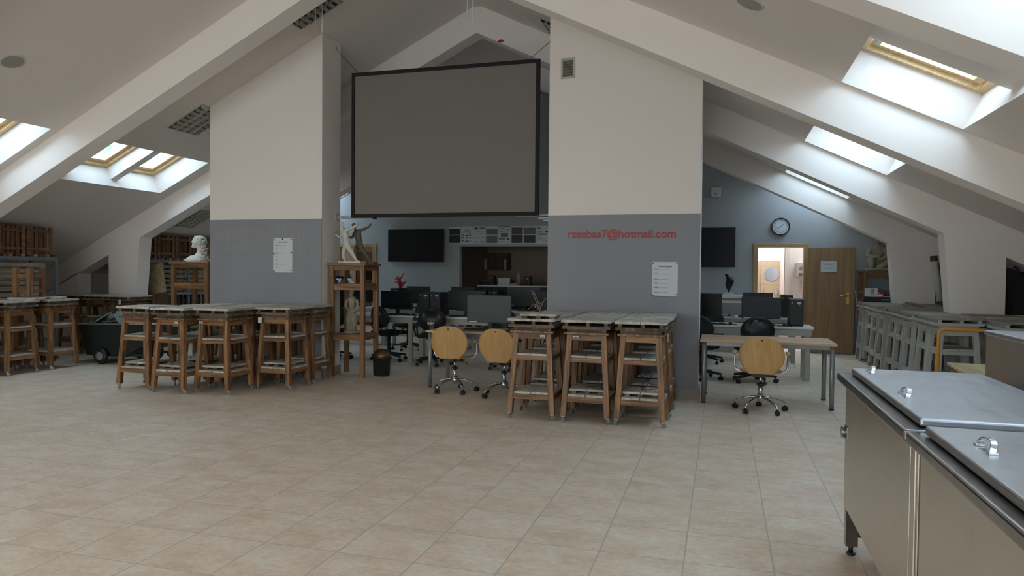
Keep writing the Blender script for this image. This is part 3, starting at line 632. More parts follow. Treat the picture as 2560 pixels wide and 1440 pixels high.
# boards and wires lying on the stands
for i, (st, j) in enumerate(((1, 0), (2, 0), (1, 1), (2, 1), (0, 1), (2, 2))):
    p = RB[st, j].location
    board(p.x+[0, .005, .01, 0, .01, .02][i], p.y, .283, [0.02, -.02, .03, 0, .05, 0][i], 'dusty board on a bottom shelf, %s row %s column of the right block' % (rws[j], cols[st]), .355)
for i in (0, 1, 2, 3, 4, 5):
    p = LS[i].location
    board(p.x, p.y, .283, [.04, 0, 0, .0, .02, 0][i], 'dusty board on the bottom shelf, left-block stand, '+['standing apart', 'second from left', 'nearest corner', 'tagged with paper', 'beside the tall statue stand', 'second row'][i], .355)
board(RB[0, 0].location.x+.06, 7.12, 1.031, .06, 'small square board lying on the front-left stand of the right block', .37)
for i, (st, j) in enumerate(((1, 0), (2, 0), (2, 1), (0, 1))):
    p = RB[st, j].location; armature(p.x, p.y-.02, .334, 11+i, 'tangled dark wire, lower board, %s row %s column of right block' % (rws[j], cols[st]), .2, 6)
for i in (0, 1, 2, 3):
    p = LS[i].location; armature(p.x+.02, p.y, .334, 31+i, 'tangled wire on the lower board, left-block stand, '+['standing apart', 'second from left', 'nearest corner', 'tagged with paper'][i], .22, 5)
b = MB()
bp = lambda *q: b.tube([Vector(v) for v in q], .0032, 6)
bp((0, 0, 0), (-.02, 0, .06), (-.05, .01, .13), (-.09, .02, .22), (-.12, .02, .29)); bp((.005, 0, 0), (-.005, .01, .08), (-.04, 0, .17), (-.07, .0, .24), (-.10, 0, .28))
bp((0, .01, 0), (-.03, 0, .05), (-.09, -.01, .09), (-.11, -.01, .13), (-.07, 0, .10), (-.02, 0, .12), (.04, 0, .14)); bp((-.09, -.01, .09), (-.14, -.02, .05), (-.17, -.02, .03), (-.23, -.02, .04))
bp((.0, 0, 0), (-.01, 0, .05), (.02, 0, .10), (.05, 0, .17), (.09, 0, .2)); bp((-.02, 0, .06), (-.06, 0, .11), (-.08, .01, .05), (-.06, .01, .09))
b.xf(Matrix.Diagonal((.85, .85, .8, 1))); tag(b.build('wire_figure', M['wire'], loc=(-1.815, 7.16, 1.081)), 'small horse-like figure bent from pale wire on the front-left stand', 'wire figure')
# ------------------------------------------------------------------ tall pine stands
def tallstand(name, label, x, y, rz, w, d, h, levels, lw=.06):
    t = thing(name, label, 'stand', (x, y, 0), rz, None)
    for sx in (-1, 1):
        for sy in (-1, 1):
            b = MB(); b.box(sx*(w/2-lw/2)-lw/2, sx*(w/2-lw/2)+lw/2, sy*(d/2-lw/2)-lw/2, sy*(d/2-lw/2)+lw/2, 0, h-.03); b.build('leg', M['pineZ'], t, .003, seg=1)
    for z0, z1, shelf in levels:
        for s in (-1, 1):
            b = MB(); b.box(-w/2+lw, w/2-lw, s*(d/2-.02)-.012, s*(d/2-.02)+.012, z0, z1); b.build('rail', M['pineX'], t, .002, seg=1)
            b = MB(); b.box(s*(w/2-.02)-.012, s*(w/2-.02)+.012, -d/2+lw, d/2-lw, z0, z1); b.build('rail', M['pineY'], t, .002, seg=1)
        if shelf: b = MB(); b.box(-w/2+lw+.001, w/2-lw-.001, -d/2+.035, d/2-.035, z1-.022, z1-.002); b.box(-w/2+.035, w/2-.035, -d/2+lw+.001, d/2-lw-.001, z1-.002, z1+.002); b.build('shelf', M['pineY'], t)
    b = MB(); b.box(-w/2-.025, w/2+.025, -d/2-.025, d/2+.025, h-.03, h); b.build('top', M['pineX'], t, .003, seg=1)
    return t
tallstand('statue_stand', 'tall open pine stand with two lunging figures on top, beside the left pillar', -5.055, 9.09, .07, .52, .52, 1.60, [(1.50, 1.57, False), (1.225, 1.315, True), (.52, .60, True)])
tallstand('bust_stand', 'tall pine stand carrying the white bust, behind the left pillar edge', -8.44, 9.96, 0, .73, .56, 1.615, [(1.51, 1.585, False), (1.17, 1.27, True), (.52, .60, True)], .065)
tallstand('statue_stand', 'dark pine stand under the seated figure, by the open door', 2.79, 14.40, 0, .66, .5, 1.585, [(1.45, 1.555, False), (1.14, 1.20, True), (.5, .56, True)])
# ------------------------------------------------------------------ desks
def tubedesk(label, x0, x1, y0, y1, h, grp):
    t = thing('beech_desk', label, 'desk', ((x0+x1)/2, (y0+y1)/2, 0)); w, d = (x1-x0)/2, (y1-y0)/2
    b = MB(); b.box(-w, w, -d, d, h-.028, h); b.build('desktop', M['desk'], t, .003)
    for sx in (-1, 1):
        for sy in (-1, 1):
            b = MB(); b.cyl((sx*(w-.045), sy*(d-.045), .012), (sx*(w-.045), sy*(d-.045), h-.03), .026, n=20); l = b.build('leg', M['alu'], t)
            b = MB(); b.cyl((sx*(w-.045), sy*(d-.045), 0), (sx*(w-.045), sy*(d-.045), .013), .028, n=20); b.build('foot', M['blackplastic'], l)
    b = MB()
    for s in (-1, 1):
        b.box(-w+.07, w-.07, s*(d-.045)-.012, s*(d-.045)+.012, h-.072, h-.03); b.box(s*(w-.045)-.012, s*(w-.045)+.012, -d+.07, d-.07, h-.072, h-.03)
    b.build('frame', M['alu'], t)
    return t
tubedesk('beech desk with round grey legs, standing alone right of the right pillar', -.232, 1.235, 8.49, 9.22, .74, None)
tubedesk('beech desk with round grey legs and a monitor, between the two pillars', -3.655, -2.27, 8.42, 9.13, .74, None)
def whitedesk(label, x0, x1, y0, y1, h=.765):
    t = thing('computer_table', label, 'computer table', ((x0+x1)/2, (y0+y1)/2, 0), 0, 'white computer tables'); w, d = (x1-x0)/2, (y1-y0)/2
    b = MB(); b.box(-w, w, -d, d, h-.03, h); b.build('tabletop', M['whitetop'], t, .003)
    b = MB(); b.box(-w+.03, w-.03, -d+.01, -d+.035, h-.125, h-.03); b.box(-w+.03, w-.03, d-.035, d-.01, h-.125, h-.03); b.build('apron', M['chipside'], t)
    for s in (-1, 1):
        x = s*(w-.075); b = MB(); k = .035
        b.box(x-k, x+k, -d+.02, -d+.055, 0.012, h-.03); b.box(x-k, x+k, d-.055, d-.02, .012, h-.03); b.box(x-k, x+k, -d+.02, d-.02, 0, .012)
        b.build('leg_frame', M['chipside'], t)
    return t
whitedesk('long white computer table, front row, right of the right pillar', -.62, 1.245, 10.66, 11.26)
whitedesk('white computer table, front row, between the pillars, right of the paired computer cases', -4.80, -2.92, 10.66, 11.26)
whitedesk('white computer table, front row, left of the paired computer cases', -6.72, -4.84, 10.66, 11.26)
whitedesk('white computer table, front row, hidden mostly by the left pillar', -8.62, -6.76, 10.66, 11.26)
whitedesk('white computer table, back row, right of the right pillar', -.62, 1.245, 12.75, 13.33)
whitedesk('white computer table, back row, right of the two labelled computer cases', -4.62, -2.74, 12.75, 13.33)
whitedesk('white computer table, back row, under the red spiky sculpture', -6.54, -4.66, 12.75, 13.33)
whitedesk('white computer table, back row, far left behind the left pillar', -8.46, -6.58, 12.75, 13.33)
# ------------------------------------------------------------------ chairs
def star(parent, R, mat, wheelmat, tubr=None, name='base', a0=0.0):
    b = MB()
    for k in range(5):
        a = a0+k*2*PI/5; c, s = math.cos(a), math.sin(a)
        if tubr:
            b.tube([(c*.02, s*.02, .155), (c*.10, s*.10, .150), (c*(R-.10), s*(R-.10), .128), (c*(R-.035), s*(R-.035), .105), (c*R, s*R, .078), (c*R, s*R, .055)], tubr, 10)
        else:
            b.beam((c*.02, s*.02, .125), (c*(R+.01), s*(R+.01), .085), .052, .045, w2=.036, h2=.03)
    b.cyl((0, 0, .10), (0, 0, .19), .032, n=16)
    ba = b.build(name, mat, parent, 0 if tubr else .006)
    for k in range(5):
        a = a0+k*2*PI/5; c, s = math.cos(a), math.sin(a); r2 = random.uniform(0, PI)
        w_ = MB(); px, py = c*R, s*R; ux, uy = math.cos(r2), math.sin(r2)
        for q in (-1, 1): w_.cyl((px+q*ux*.006, py+q*uy*.006, .027), (px+q*ux*.026, py+q*uy*.026, .027), .027, n=16)
        w_.cyl((px, py, .03), (px, py, .07), .008, n=8)
        w_.build('caster', wheelmat, ba)
    return ba
def plychair(label, x, y, rz):
    t = thing('plywood_chair', label, 'chair', (x, y, 0), rz, 'beech plywood swivel chairs')
    star(t, .275, M['chrome'], M['blackplastic'], .0125, a0=.35+rz*0)
    b = MB(); b.cyl((0, 0, .15), (0, 0, .30), .024, n=18); b.cyl((0, 0, .30), (0, 0, .40), .017, n=16); b.build('column', M['chrome'], t)
    b = MB(); b.cyl((0, 0, .285), (0, 0, .305), .04, n=18); b.box(-.10, .10, -.09, .09, .385, .42); b.tube([(.05, -.02, .40), (.13, -.04, .385), (.19, -.05, .355)], .006, 6); b.build('mechanism', M['blackplastic'], t, .004)
    # seat: waterfall ellipse of plywood
    b = MB(); n = 36; T = []; B_ = []
    ring = []
    for layer, z in ((0, .432), (1, .444)):
        pts = []
        for j in range(n):
            a = 2*PI*j/n; px, py = .225*math.cos(a), .02+.215*math.sin(a); dz = -.9*max(0, py-.13)**1.5+.10*px*px
            pts.append(b.bm.verts.new((px, py, z+dz)))
        ring.append(pts)
    b.bm.faces.new(ring[0][::-1]); b.bm.faces.new(ring[1])
    for j in range(n): b.bm.faces.new([ring[0][j], ring[0][(j+1) % n], ring[1][(j+1) % n], ring[1][j]])
    b.build('seat', M['beech'], t)
    # backrest: egg-shaped curved shell, flat foot at the bottom, small black badge
    b = MB(); NX, NZ = 16, 14; th = .011
    def shell(u, v, off):
        zz = .432+.405*v; hw = .236*math.sin(PI*min(1, max(0, (v*.86+.14))))**.55*(1.0 if v > .3 else .55+.45*(v/.3)**.7)
        if v > .98: hw *= .35
        xx = u*hw; yy = -.215-.05*v+.16*xx*xx*4*.6-(.02 if v < .15 else 0)*(1-v/.15)
        return Vector((xx, yy+off, zz))
    G = []
    for off in (0, th):
        rows = []
        vs_ = [0, .03, .08, .15, .25, .35, .45, .55, .65, .75, .84, .91, .96, .99, 1.0]
        for v in vs_:
            hw = .236*math.sqrt(max(0, 1-((v-.5)/.515)**2))**.9
            if v < .3: hw = max(hw, .125+.10*v/.3)
            rows.append([b.bm.verts.new((u*hw, -.225-.055*v+.42*(u*hw)**2+off, .432+.405*v)) for u in [i/8-1 for i in range(17)]])
        G.append(rows)
    for L, rows in enumerate(G):
        for A, B2 in zip(rows, rows[1:]):
            for i in range(16):
                f = b.bm.faces.new([A[i], A[i+1], B2[i+1], B2[i]]); f.smooth = True
    for i in range(len(G[0])-1):
        for e in (0, 16): b.bm.faces.new([G[0][i][e], G[0][i+1][e], G[1][i+1][e], G[1][i][e]])
    for e in (0, -1):
        for i in range(16): b.bm.faces.new([G[0][e][i], G[0][e][i+1], G[1][e][i+1], G[1][e][i]])
    bk = b.build('backrest', M['beech'], t)
    b = MB(); b.box(-.009, .009, -.282, -.270, .792, .810); b.build('badge', M['blackplastic'], bk)
    b = MB(); b.box(-.05, .05, -.235, -.06, .405, .430); b.build('back_bracket', M['blackplastic'], t)
    for s in (-1, 1):
        b = MB(); b.tube([(s*.10, .0, .428), (s*.22, -.0, .428), (s*.255, .0, .440), (s*.275, .005, .48), (s*.278, .01, .60), (s*.278, .01, .628)], .0085, 10)
        b.tube([(s*.10, .07, .424), (s*.22, .07, .424), (s*.255, .07, .440), (s*.275, .07, .48), (s*.278, .06, .60), (s*.278, .06, .628)], .0085, 10)
        ar = b.build('armrest_tube', M['chrome'], t)
        b = MB(); b.box(s*.278-.024, s*.278+.024, -.085, .13, .628, .652); b.build('armrest_pad', M['beech'], ar, .011, seg=3)
    return t
plychair('beech plywood swivel chair at the lone desk right of the right pillar', .425, 8.22, -.03)
plychair('beech plywood swivel chair standing clear, left of the two between the pillars', -3.19, 8.27, .05)
plychair('beech plywood swivel chair half hidden behind the right block of stands', -2.50, 8.13, -.10)
def officechair_proto():
    t = thing('office_chair', 'chair', 'office chair')
    star(t, .29, M['blackplastic'], M['blackplastic'], None)
    b = MB(); b.cyl((0, 0, .15), (0, 0, .42), .027, n=16); b.build('column', M['blackplastic'], t)
    b = MB(); b.box(-.235, .235, -.22, .24, .44, .50); s = b.build('seat', M['blackmat'], t, .035, seg=4)
    b = MB(); b.box(-.10, .10, -.12, .12, .41, .44); b.build('mechanism', M['blackplastic'], t, .006)
    # backrest shell: rounded, with a grab slot near the top
    b = MB(); n = 32; A = []; Bk = []; hole = []; hole2 = []
    for off, L, Hh in ((0, A, hole), (.03, Bk, hole2)):
        for j in range(n):
            a = 2*PI*j/n; px = .225*math.copysign(abs(math.cos(a))**.85, math.cos(a)); pz = .185*math.copysign(abs(math.sin(a))**.9, math.sin(a))
            L.append(b.bm.verts.new((px*(1-.15*max(0, pz)/.185), -.235-.03*(pz/.185)+.5*px*px+off, .74+pz)))
            hx = .06*math.copysign(abs(math.cos(a))**.4, math.cos(a)); hz = .013*math.copysign(abs(math.sin(a))**.5, math.sin(a))
            Hh.append(b.bm.verts.new((hx, -.260+.5*hx*hx+off, .868+hz)))
    for L, Hh in ((A, hole), (Bk, hole2)):
        for j in range(n): b.bm.faces.new([L[j], L[(j+1) % n], Hh[(j+1) % n], Hh[j]]).smooth = True
    for L1, L2 in ((A, Bk), (hole, hole2)):
        for j in range(n): b.bm.faces.new([L1[j], L1[(j+1) % n], L2[(j+1) % n], L2[j]])
    b.build('backrest', M['blackplastic'], t)
    b = MB(); b.beam((0, -.10, .43), (0, -.225, .50), .07, .02); b.beam((0, -.225, .49), (0, -.235, .70), .07, .018, (0, 1, 0)); b.build('back_bracket', M['blackplastic'], t)
    for s in (-1, 1):
        b = MB(); b.tube([(s*.20, -.03, .445), (s*.27, -.07, .47), (s*.29, -.13, .56), (s*.29, -.16, .59), (s*.29, -.06, .61), (s*.29, .10, .60), (s*.285, .10, .58), (s*.28, .06, .54), (s*.26, .02, .47), (s*.20, .02, .445)], .014, 8)
        ar = b.build('armrest', M['blackplastic'], t)
        b = MB(); b.box(s*.29-.03, s*.29+.03, -.14, .13, .605, .63); b.build('armrest_pad', M['blackplastic'], ar, .012)
    return t
och = officechair_proto()
for x, y, r, s in [(-4.42, 10.50, .25, 'with light scratches, pushed to the table beside the left plywood chair'), (-5.33, 10.75, -.45, 'turned sideways behind the brown and black bin'), (-6.30, 10.62, .5, 'mostly hidden behind the woman statue'), (-5.70, 12.30, 2.2, 'behind the bin, at the back row table'),
                   (.45, 10.36, .12, 'behind the lone desk, slot in its backrest'), (-.28, 10.45, -.2, 'cut by the right pillar edge'), (-3.15, 10.4, .1, 'legs showing behind the two plywood chairs'), (-.25, 12.35, .4, 'at the back row table right of the pillar')]:
    place(och, x, y, r, 'black plastic swivel chair, '+s, 'black swivel chairs at the computer tables')
b = MB(); random.seed(3)
for k in range(7):
    u = -.055+k*.016; b.box(u, u+.011, -.2825, -.2815, .665+random.uniform(0, .012), .70+random.uniform(-.008, .012))
b.build('scratched_sticker', M['paper'], och)
# ------------------------------------------------------------------ computers
def tower_proto():
    t = thing('computer_case', 'case', 'computer')
    b = MB(); b.box(-.0925, .0925, 0, .40, .008, .385); b.build('housing', M['case'], t, .004)
    b = MB(); b.box(-.0915, .0915, -.014, 0, .012, .382); f = b.build('front_panel', M['blackplastic'], t, .004)
    b = MB(); b.box(.005, .055, -.0155, -.014, .325, .342); b.build('label_sticker', M['white'], f)
    b = MB(); b.prism([(.012, .312), (.048, .312), (.030, .298)], -.0155, -.014, 'Y'); b.build('emblem', M['alu'], f)
    b = MB(); b.box(-.075, -.055, -.0155, -.014, .322, .340); b.build('button', M['alu'], f)
    b = MB()
    for x in (-.08, .08):
        for y in (.03, .37): b.cyl((x, y, 0), (x, y, .01), .012, n=8)
    b.build('foot', M['blackplastic'], t)
    return t
tw = tower_proto()
GC = 'black computer cases on the white tables'
for x, y, z, rz, s in [(1.03, 10.82, .765, 0, 'front row right, at the table end by the door'), (-4.70, 10.76, .765, 0, 'left one of the pair between the pillars'), (-4.505, 10.76, .765, 0, 'right one of the pair between the pillars'),
                    (1.07, 12.87, .765, 0, 'back row right, in line with the doorway'), (-6.28, 12.9, .765, 0, 'back row, under the red spiky sculpture'), (-4.42, 12.87, .765, 0, 'back row centre, left of two with bright labels'), (-4.20, 12.87, .765, 0, 'back row centre, right of two with bright labels'),
                    (-2.86, 12.87, .765, 0, 'back row, half behind the right pillar edge')]:
    place(tw, x, y, rz, 'black desktop computer case, '+s, GC).location[2] = z
def monitor(name_mat, w, h, label, x, y, z, rz, zlow=.075, grp='black monitors on the tables', tilt=0, note=True, lbl='computer_monitor'):
    t = thing(lbl, label, 'monitor', (x, y, z), rz, grp)
    b = MB(); b.box(-w/2, w/2, -.012, .018, zlow, zlow+h); b.box(-w*.3, w*.3, .018, .045, zlow+.06, zlow+h-.06); f = b.build('housing', M['blackplastic'], t, .003)
    b = MB(); b.box(-w/2+.008, w/2-.008, -.0135, -.012, zlow+.016, zlow+h-.008); b.build('screen', name_mat, t)
    if note: b = MB(); b.box(-w/2+.03, -w/2+.14, -.016, -.0135, zlow+.004, zlow+.014); b.build('label_strip', M['white'], f)
    b = MB(); b.beam((0, .045, .01), (0, .04, zlow+h*.45), .06, .018, (0, 1, 0)); b.build('neck', M['blackplastic'], t, .003)
    b = MB(); b.box(-.125, .125, -.07, .13, 0, .012); b.build('foot', M['blackplastic'], t, .005)
    return t
MO = [(M['screengrey'], .545, .315, 'dark grey monitor, front row right, directly behind the lone desk', .555, 10.98, .765, .05), (M['screenblack'], .55, .36, 'black monitor cut by the right pillar edge, front row', -.27, 10.90, .765, -.04),
      (M['screengrey'], .50, .33, 'dark grey monitor, back row right, behind the front one', .60, 12.98, .765, 0), (M['screenblack'], .565, .31, 'black monitor, front row, left of the paired computer cases', -5.28, 10.93, .765, .06),
      (M['screenblack'], .60, .335, 'black monitor, front row, right of the paired computer cases', -4.05, 10.95, .765, .0), (M['screenblack'], .5, .33, 'black monitor behind the woman statue, front row', -6.50, 10.93, .765, .1),
      (M['screengrey'], .50, .34, 'grey monitor, back row, right of the red sculpture', -5.82, 13.03, .765, .0), (M['screengrey'], .50, .34, 'grey monitor, back row centre, left of the labelled cases', -4.86, 13.02, .765, 0),
      (M['screengrey'], .66, .36, 'large dark monitor, back row, behind the beech desk monitor', -3.62, 12.98, .765, 0), (M['screenblack'], .46, .34, 'black monitor behind the tall statue stand, back row', -7.05, 13.0, .765, 0),
      (M['screengrey'], .612, .365, 'large dark grey monitor standing on the beech desk between the pillars', -2.965, 8.93, .74, .02)]
for a in MO: monitor(a[0], a[1], a[2], a[3], a[4], a[5], a[6], a[7], zlow=.085)
def kb_proto():
    t = thing('keyboard', 'kb', 'keyboard'); b = MB(); b.box(-.225, .225, -.075, .075, 0, .018); b.build('body', M['blackplastic'], t, .004)
    b = MB()
    for r in range(5):
        for c in range(18):
            if c in (13,): continue
            x = -.214+c*.0238; y = .058-r*.0262; b.box(x, x+.019, y-.011, y+.011, .018, .025)
    b.build('keys', M['case'], t, .002, seg=1); return t
kb = kb_proto()
for x, y, z, rz, s in [(.52, 10.77, .765, -.03, 'front row right, before the grey monitor'), (-.16, 10.75, .765, .06, 'front row, cut by the right pillar edge'), (-5.20, 10.76, .765, .0, 'front row, left of the paired cases'), (-4.02, 10.78, .765, 0, 'front row, right of the paired cases'),
                       (-2.98, 8.66, .74, .02, 'on the beech desk between the pillars'), (.5, 12.84, .765, 0, 'back row right'), (-5.8, 12.86, .765, 0, 'back row, right of the red sculpture')]:
    place(kb, x, y, rz, 'black keyboard, '+s, 'black keyboards').location[2] = z
def mouse_proto():
    t = thing('computer_mouse', 'mouse', 'mouse')
    b = MB(); b.sph((0, 0, 0), 1, 16, .030, .052, .034); bmesh.ops.bisect_plane(b.bm, geom=b.bm.verts[:]+b.bm.edges[:]+b.bm.faces[:], plane_co=(0, 0, 0), plane_no=(0, 0, -1), clear_outer=True)
    b.build('shell', M['blackplastic'], t); b = MB(); b.cyl((-.004, .025, .029), (.004, .025, .029), .008, n=10); b.build('wheel', M['rubber'], t); return t
ms = mouse_proto()
MP = [(.86, 10.79, 'front row right, beside the computer case', .765), (.12, 10.80, 'front row, right of the pillar edge', .765), (-4.90, 10.74, 'front row, left of the paired cases', .765), (-3.63, 10.78, 'front row, right of the paired cases', .765), (-2.62, 8.70, 'on the beech desk between the pillars', .74), (.12, 12.9, 'back row right', .765)]
for i, (x, y, s, z) in enumerate(MP):
    b = MB(); b.box(-.10, .10, -.085, .085, 0, .004); tag(b.build('mouse_pad', M['blackmat'], loc=(x, y, z)), 'dark mouse pad, '+s, 'mouse pad', 'dark mouse pads')
    place(ms, x+.01, y, .2, 'black computer mouse, '+s, 'black computer mice').location[2] = z+.004
b = MB(); b.tube([(.20, 11.2, .775), (.62, 11.17, .772), (.78, 11.12, .773), (.93, 11.16, .775)], .005, 6); tag(b.build('black_cable', M['blackplastic']), 'black cable lying on the white table behind the grey monitor', 'cable')
# ------------------------------------------------------------------ walls: screens, clock, posters
def tvset(label, x0, x1, z0, z1, yaw=0, y=14.66):
    t = thing('wall_television', label, 'television', ((x0+x1)/2, y, (z0+z1)/2), yaw); w, h = (x1-x0)/2, (z1-z0)/2
    b = MB(); b.box(-w, w, -.02, .025, -h, h); b.build('housing', M['blackplastic'], t, .004)
    b = MB(); b.box(-w+.01, w-.01, -.022, -.02, -h+.012, h-.01); b.build('screen', M['screenblack'], t)
    b = MB(); b.box(-.2, .2, .025, 14.75-y, -.15, .15) if yaw == 0 else b.box(-.12, .12, .025, .075, -.12, .12); b.build('wall_bracket', M['blackplastic'], t)
tv = tvset('large black television turned slightly on the wall left of the lobby opening', -7.28, -5.93, 1.70, 2.43, -.0, 14.62)
tvset('black television on the back wall, cut by the right pillar edge', -.98, .24, 1.63, 2.42)
t = thing('wall_clock', 'round wall clock with white face and black rim above the open door', 'clock', (1.078, 14.735, 2.43), .0)
b = MB(); n = 48
for (r0, r1, y0, y1) in ((.150, .172, -.03, .012),):
    A = [[b.bm.verts.new((r*math.cos(2*PI*j/n), y, r*math.sin(2*PI*j/n))) for j in range(n)] for r, y in ((r0, y0), (r1, y0), (r1, y1), (r0, y1))]
    for k in range(4):
        for j in range(n): b.bm.faces.new([A[k][j], A[k][(j+1) % n], A[(k+1) % 4][(j+1) % n], A[(k+1) % 4][j]])
b.build('rim', M['blackplastic'], t)
b = MB(); b.disc((0, -.004, 0), .152, (0, 1, 0), .02, 40); dial = b.build('dial', M['paper'], t)
for k in range(12):
    a = PI/2-(k+1)*PI/6; textmesh('numeral', str(k+1), .036, M['ink'], dial, (.118*math.cos(a), -.0155, .118*math.sin(a)), bold=.0006)
def hand(a, l, w):
    b = MB(); c, s = math.cos(a), math.sin(a); b.beam((-c*.02, -.020, -s*.02), (c*l, -.020, s*l), w, .002, (0, 1, 0)); b.build('hand', M['ink'], t)
hand(PI/2-2*PI*(1.67/12), .075, .007); hand(PI/2-2*PI*(40.5/60), .115, .005)
t = thing('wireless_access_point', 'white square network box high on the back wall beside the pillar', 'network box', (-.148, 14.72, 3.13))
b = MB(); b.box(-.10, .10, -.03, .03, -.105, .105); b.build('housing', M['white'], t, .03, seg=4)
b = MB(); b.box(-.022, .022, -.0315, -.030, -.035, -.025); b.box(-.018, .018, -.0315, -.030, -.06, -.048); b.build('marks', M['ink'], t)
# eight posters in a row
PX = [-5.862, -5.567, -5.277, -4.989, -4.703, -4.412, -4.127, -3.845, -3.562]
random.seed(21)
dark = [plain('poster_print_%d' % i, c, .5, var=.6, scale=7) for i, c in enumerate([(.03, .035, .03, 1), (.10, .06, .10, 1), (.12, .16, .2, 1), (.02, .02, .02, 1), (.16, .15, .14, 1)])]
PL = ['two dark night street photos', 'line sketches in two columns', 'drawn tram outlines', 'two landscape photos', 'a curved structure and a grey plan', 'dusk photo above a dark photo', 'two black and white bridge photos', 'small sketches and a long curved drawing']
for i in range(8):
    x0, x1 = PX[i]+.005, PX[i+1]-.005; w, h = (x1-x0), .385
    t = thing('design_poster', 'poster with %s, %s in the row' % (PL[i], ['first', 'second', 'third', 'fourth', 'fifth', 'sixth', 'seventh', 'last'][i]), 'poster', ((x0+x1)/2, 14.742, 2.30), 0, 'posters in a row above the lobby opening')
    b = MB(); b.box(-w/2, w/2, -.003, .003, -h/2, h/2); b.build('sheet', M['paper'], t)
    def pic(u0, u1, v0, v1, m): b = MB(); b.box((u0-.5)*w, (u1-.5)*w, -.0045, -.003, (v0-.5)*h, (v1-.5)*h); b.build('print', m, t)
    def line(pts, r=.0022): b = MB(); b.tube([((u-.5)*w, -.004, (v-.5)*h) for u, v in pts], r, 4); b.build('drawn_line', M['ink'], t)
    if i == 0: pic(.05, .95, .52, .86, dark[0]); pic(.05, .95, .06, .50, dark[3])
    if i == 1:
        for k in range(5): line([(.15+.02*k, .62+.05*k), (.4, .68+.03*k), (.8, .6+.05*k)])
        for v in (.48, .34, .15): pic(.06, .2, v, v+.05, dark[3]); pic(.35, .62, v-.03, v+.03, dark[3]); pic(.7, .82, v, v+.06, dark[4])
    if i == 2:
        pic(.08, .35, .82, .93, dark[3]); pic(.5, .95, .86, .93, dark[4]); line([(.2, .55), (.35, .7), (.8, .74), (.8, .6), (.2, .55)])
        line([(.05, .32), (.2, .38), (.3, .32), (.6, .32), (.7, .4), (.9, .33)], .003); pic(.08, .35, .08, .14, dark[4]); pic(.6, .9, .08, .15, dark[4])
    if i == 3: pic(.04, .96, .52, .84, dark[2]); pic(.04, .96, .05, .47, dark[4])
    if i == 4:
        pic(0.02, .98, .94, .99, dark[3]); line([(.1, .66), (.25, .72), (.8, .74), (.85, .82), (.2, .88)], .005); pic(.2, .8, .38, .6, dark[4]); pic(.05, .6, .25, .30, dark[3]); pic(.05, .6, .09, .13, dark[3]); pic(.7, .9, .2, .3, dark[3]); pic(.72, .88, .08, .13, dark[3])
    if i == 5: pic(.04, .96, .52, .92, dark[1]); pic(.04, .96, .05, .50, dark[0])
    if i == 6: pic(.04, .96, .52, .90, dark[4]); pic(.04, .96, .05, .48, dark[0]); line([(.05, .8), (.5, .9), (.95, .78)], .004)
    if i == 7: pic(.1, .35, .82, .9, dark[4]); pic(.08, .5, .62, .68, dark[4]); pic(.7, .95, .62, .7, dark[3]); pic(.1, .9, .50, .56, dark[3]); line([(.05, .38), (.4, .36), (.8, .2), (.9, .1), (.5, .2), (.1, .3)])
# papers on the door and notices on the pillars
def notice(name, label, x, y, z, w, h, heading, hs, lines, pins, rz=0, grp=None, parent=None):
    t = thing(name, label, 'notice', (x, y, z), rz, grp)
    b = MB(); b.box(-w/2, w/2, -.0012, .0012, -h/2, h/2); b.build('sheet', M['paper'], t)
    textmesh('heading', heading, hs, M['ink'], t, (0, -.0020, h/2-.055 if h > .3 else h*.22), depth=.0004, bold=hs*.02)
    for (u, v, l, k) in lines:
        b = MB(); b.box(u, u+l, -.0020, -.0012, v-k/2, v+k/2); b.build('text_line', M['ink'], t)
    for u, v in pins:
        b = MB(); b.disc((u, -.005, v), .009, (0, 1, 0), .008, 14); b.build('magnet', M['blackplastic'], t)
    return t
L1 = []
for k in range(7):
    v = .115-k*.052-(.01 if k > 1 else 0); L1 += [(-.125, v+.010, .04, .0022), (-.125, v-.004, .05, .0045), (-.07, v-.004, [.12, .19, .11, .12, .11, .11, .11][k], .0022)]
notice('notice_sheet', 'white typed notice held by four black magnets, on the right pillar', -.656, PY0-.004, 1.436, .30, .41, 'Rzezba w glinie', .026, L1, [(-.138, .19), (.138, .19), (.138, -.185), (-.142, -.195)])
notice('notice_sheet', 'white typed notice held by seven black magnets, on the left pillar', -5.952, PY0-.004, 1.706, .312, .415+.07, 'Rzezba w glinie', .026, [(a, b_+.03, c, d) for a, b_, c, d in L1], [(-.14, .22), (.14, .22), (.0, .23), (-.142, .02), (.142, .04), (-.14, -.225), (.138, -.21)])
notice('notice_sheet', 'small landscape notice taped to the open beech door', 1.935, 14.577, 1.655, .275, .205, 'PRAWIE MINUT', .026, [(-.09, -.02, .18, .003), (-.05, -.035, .10, .002)], [], -.045)
tx = textmesh('lettering', 'rzezbaa7@hotmail.com', .150, M['redink'], None, (-1.193, PY0-.003, 1.975), depth=.0015, bold=.0035)
wd = tx.dimensions.x; tx.scale = (1.312/wd, 1.312/wd*1.0, 1); tag(tx, 'red e-mail address lettering on the grey part of the right pillar', 'lettering')
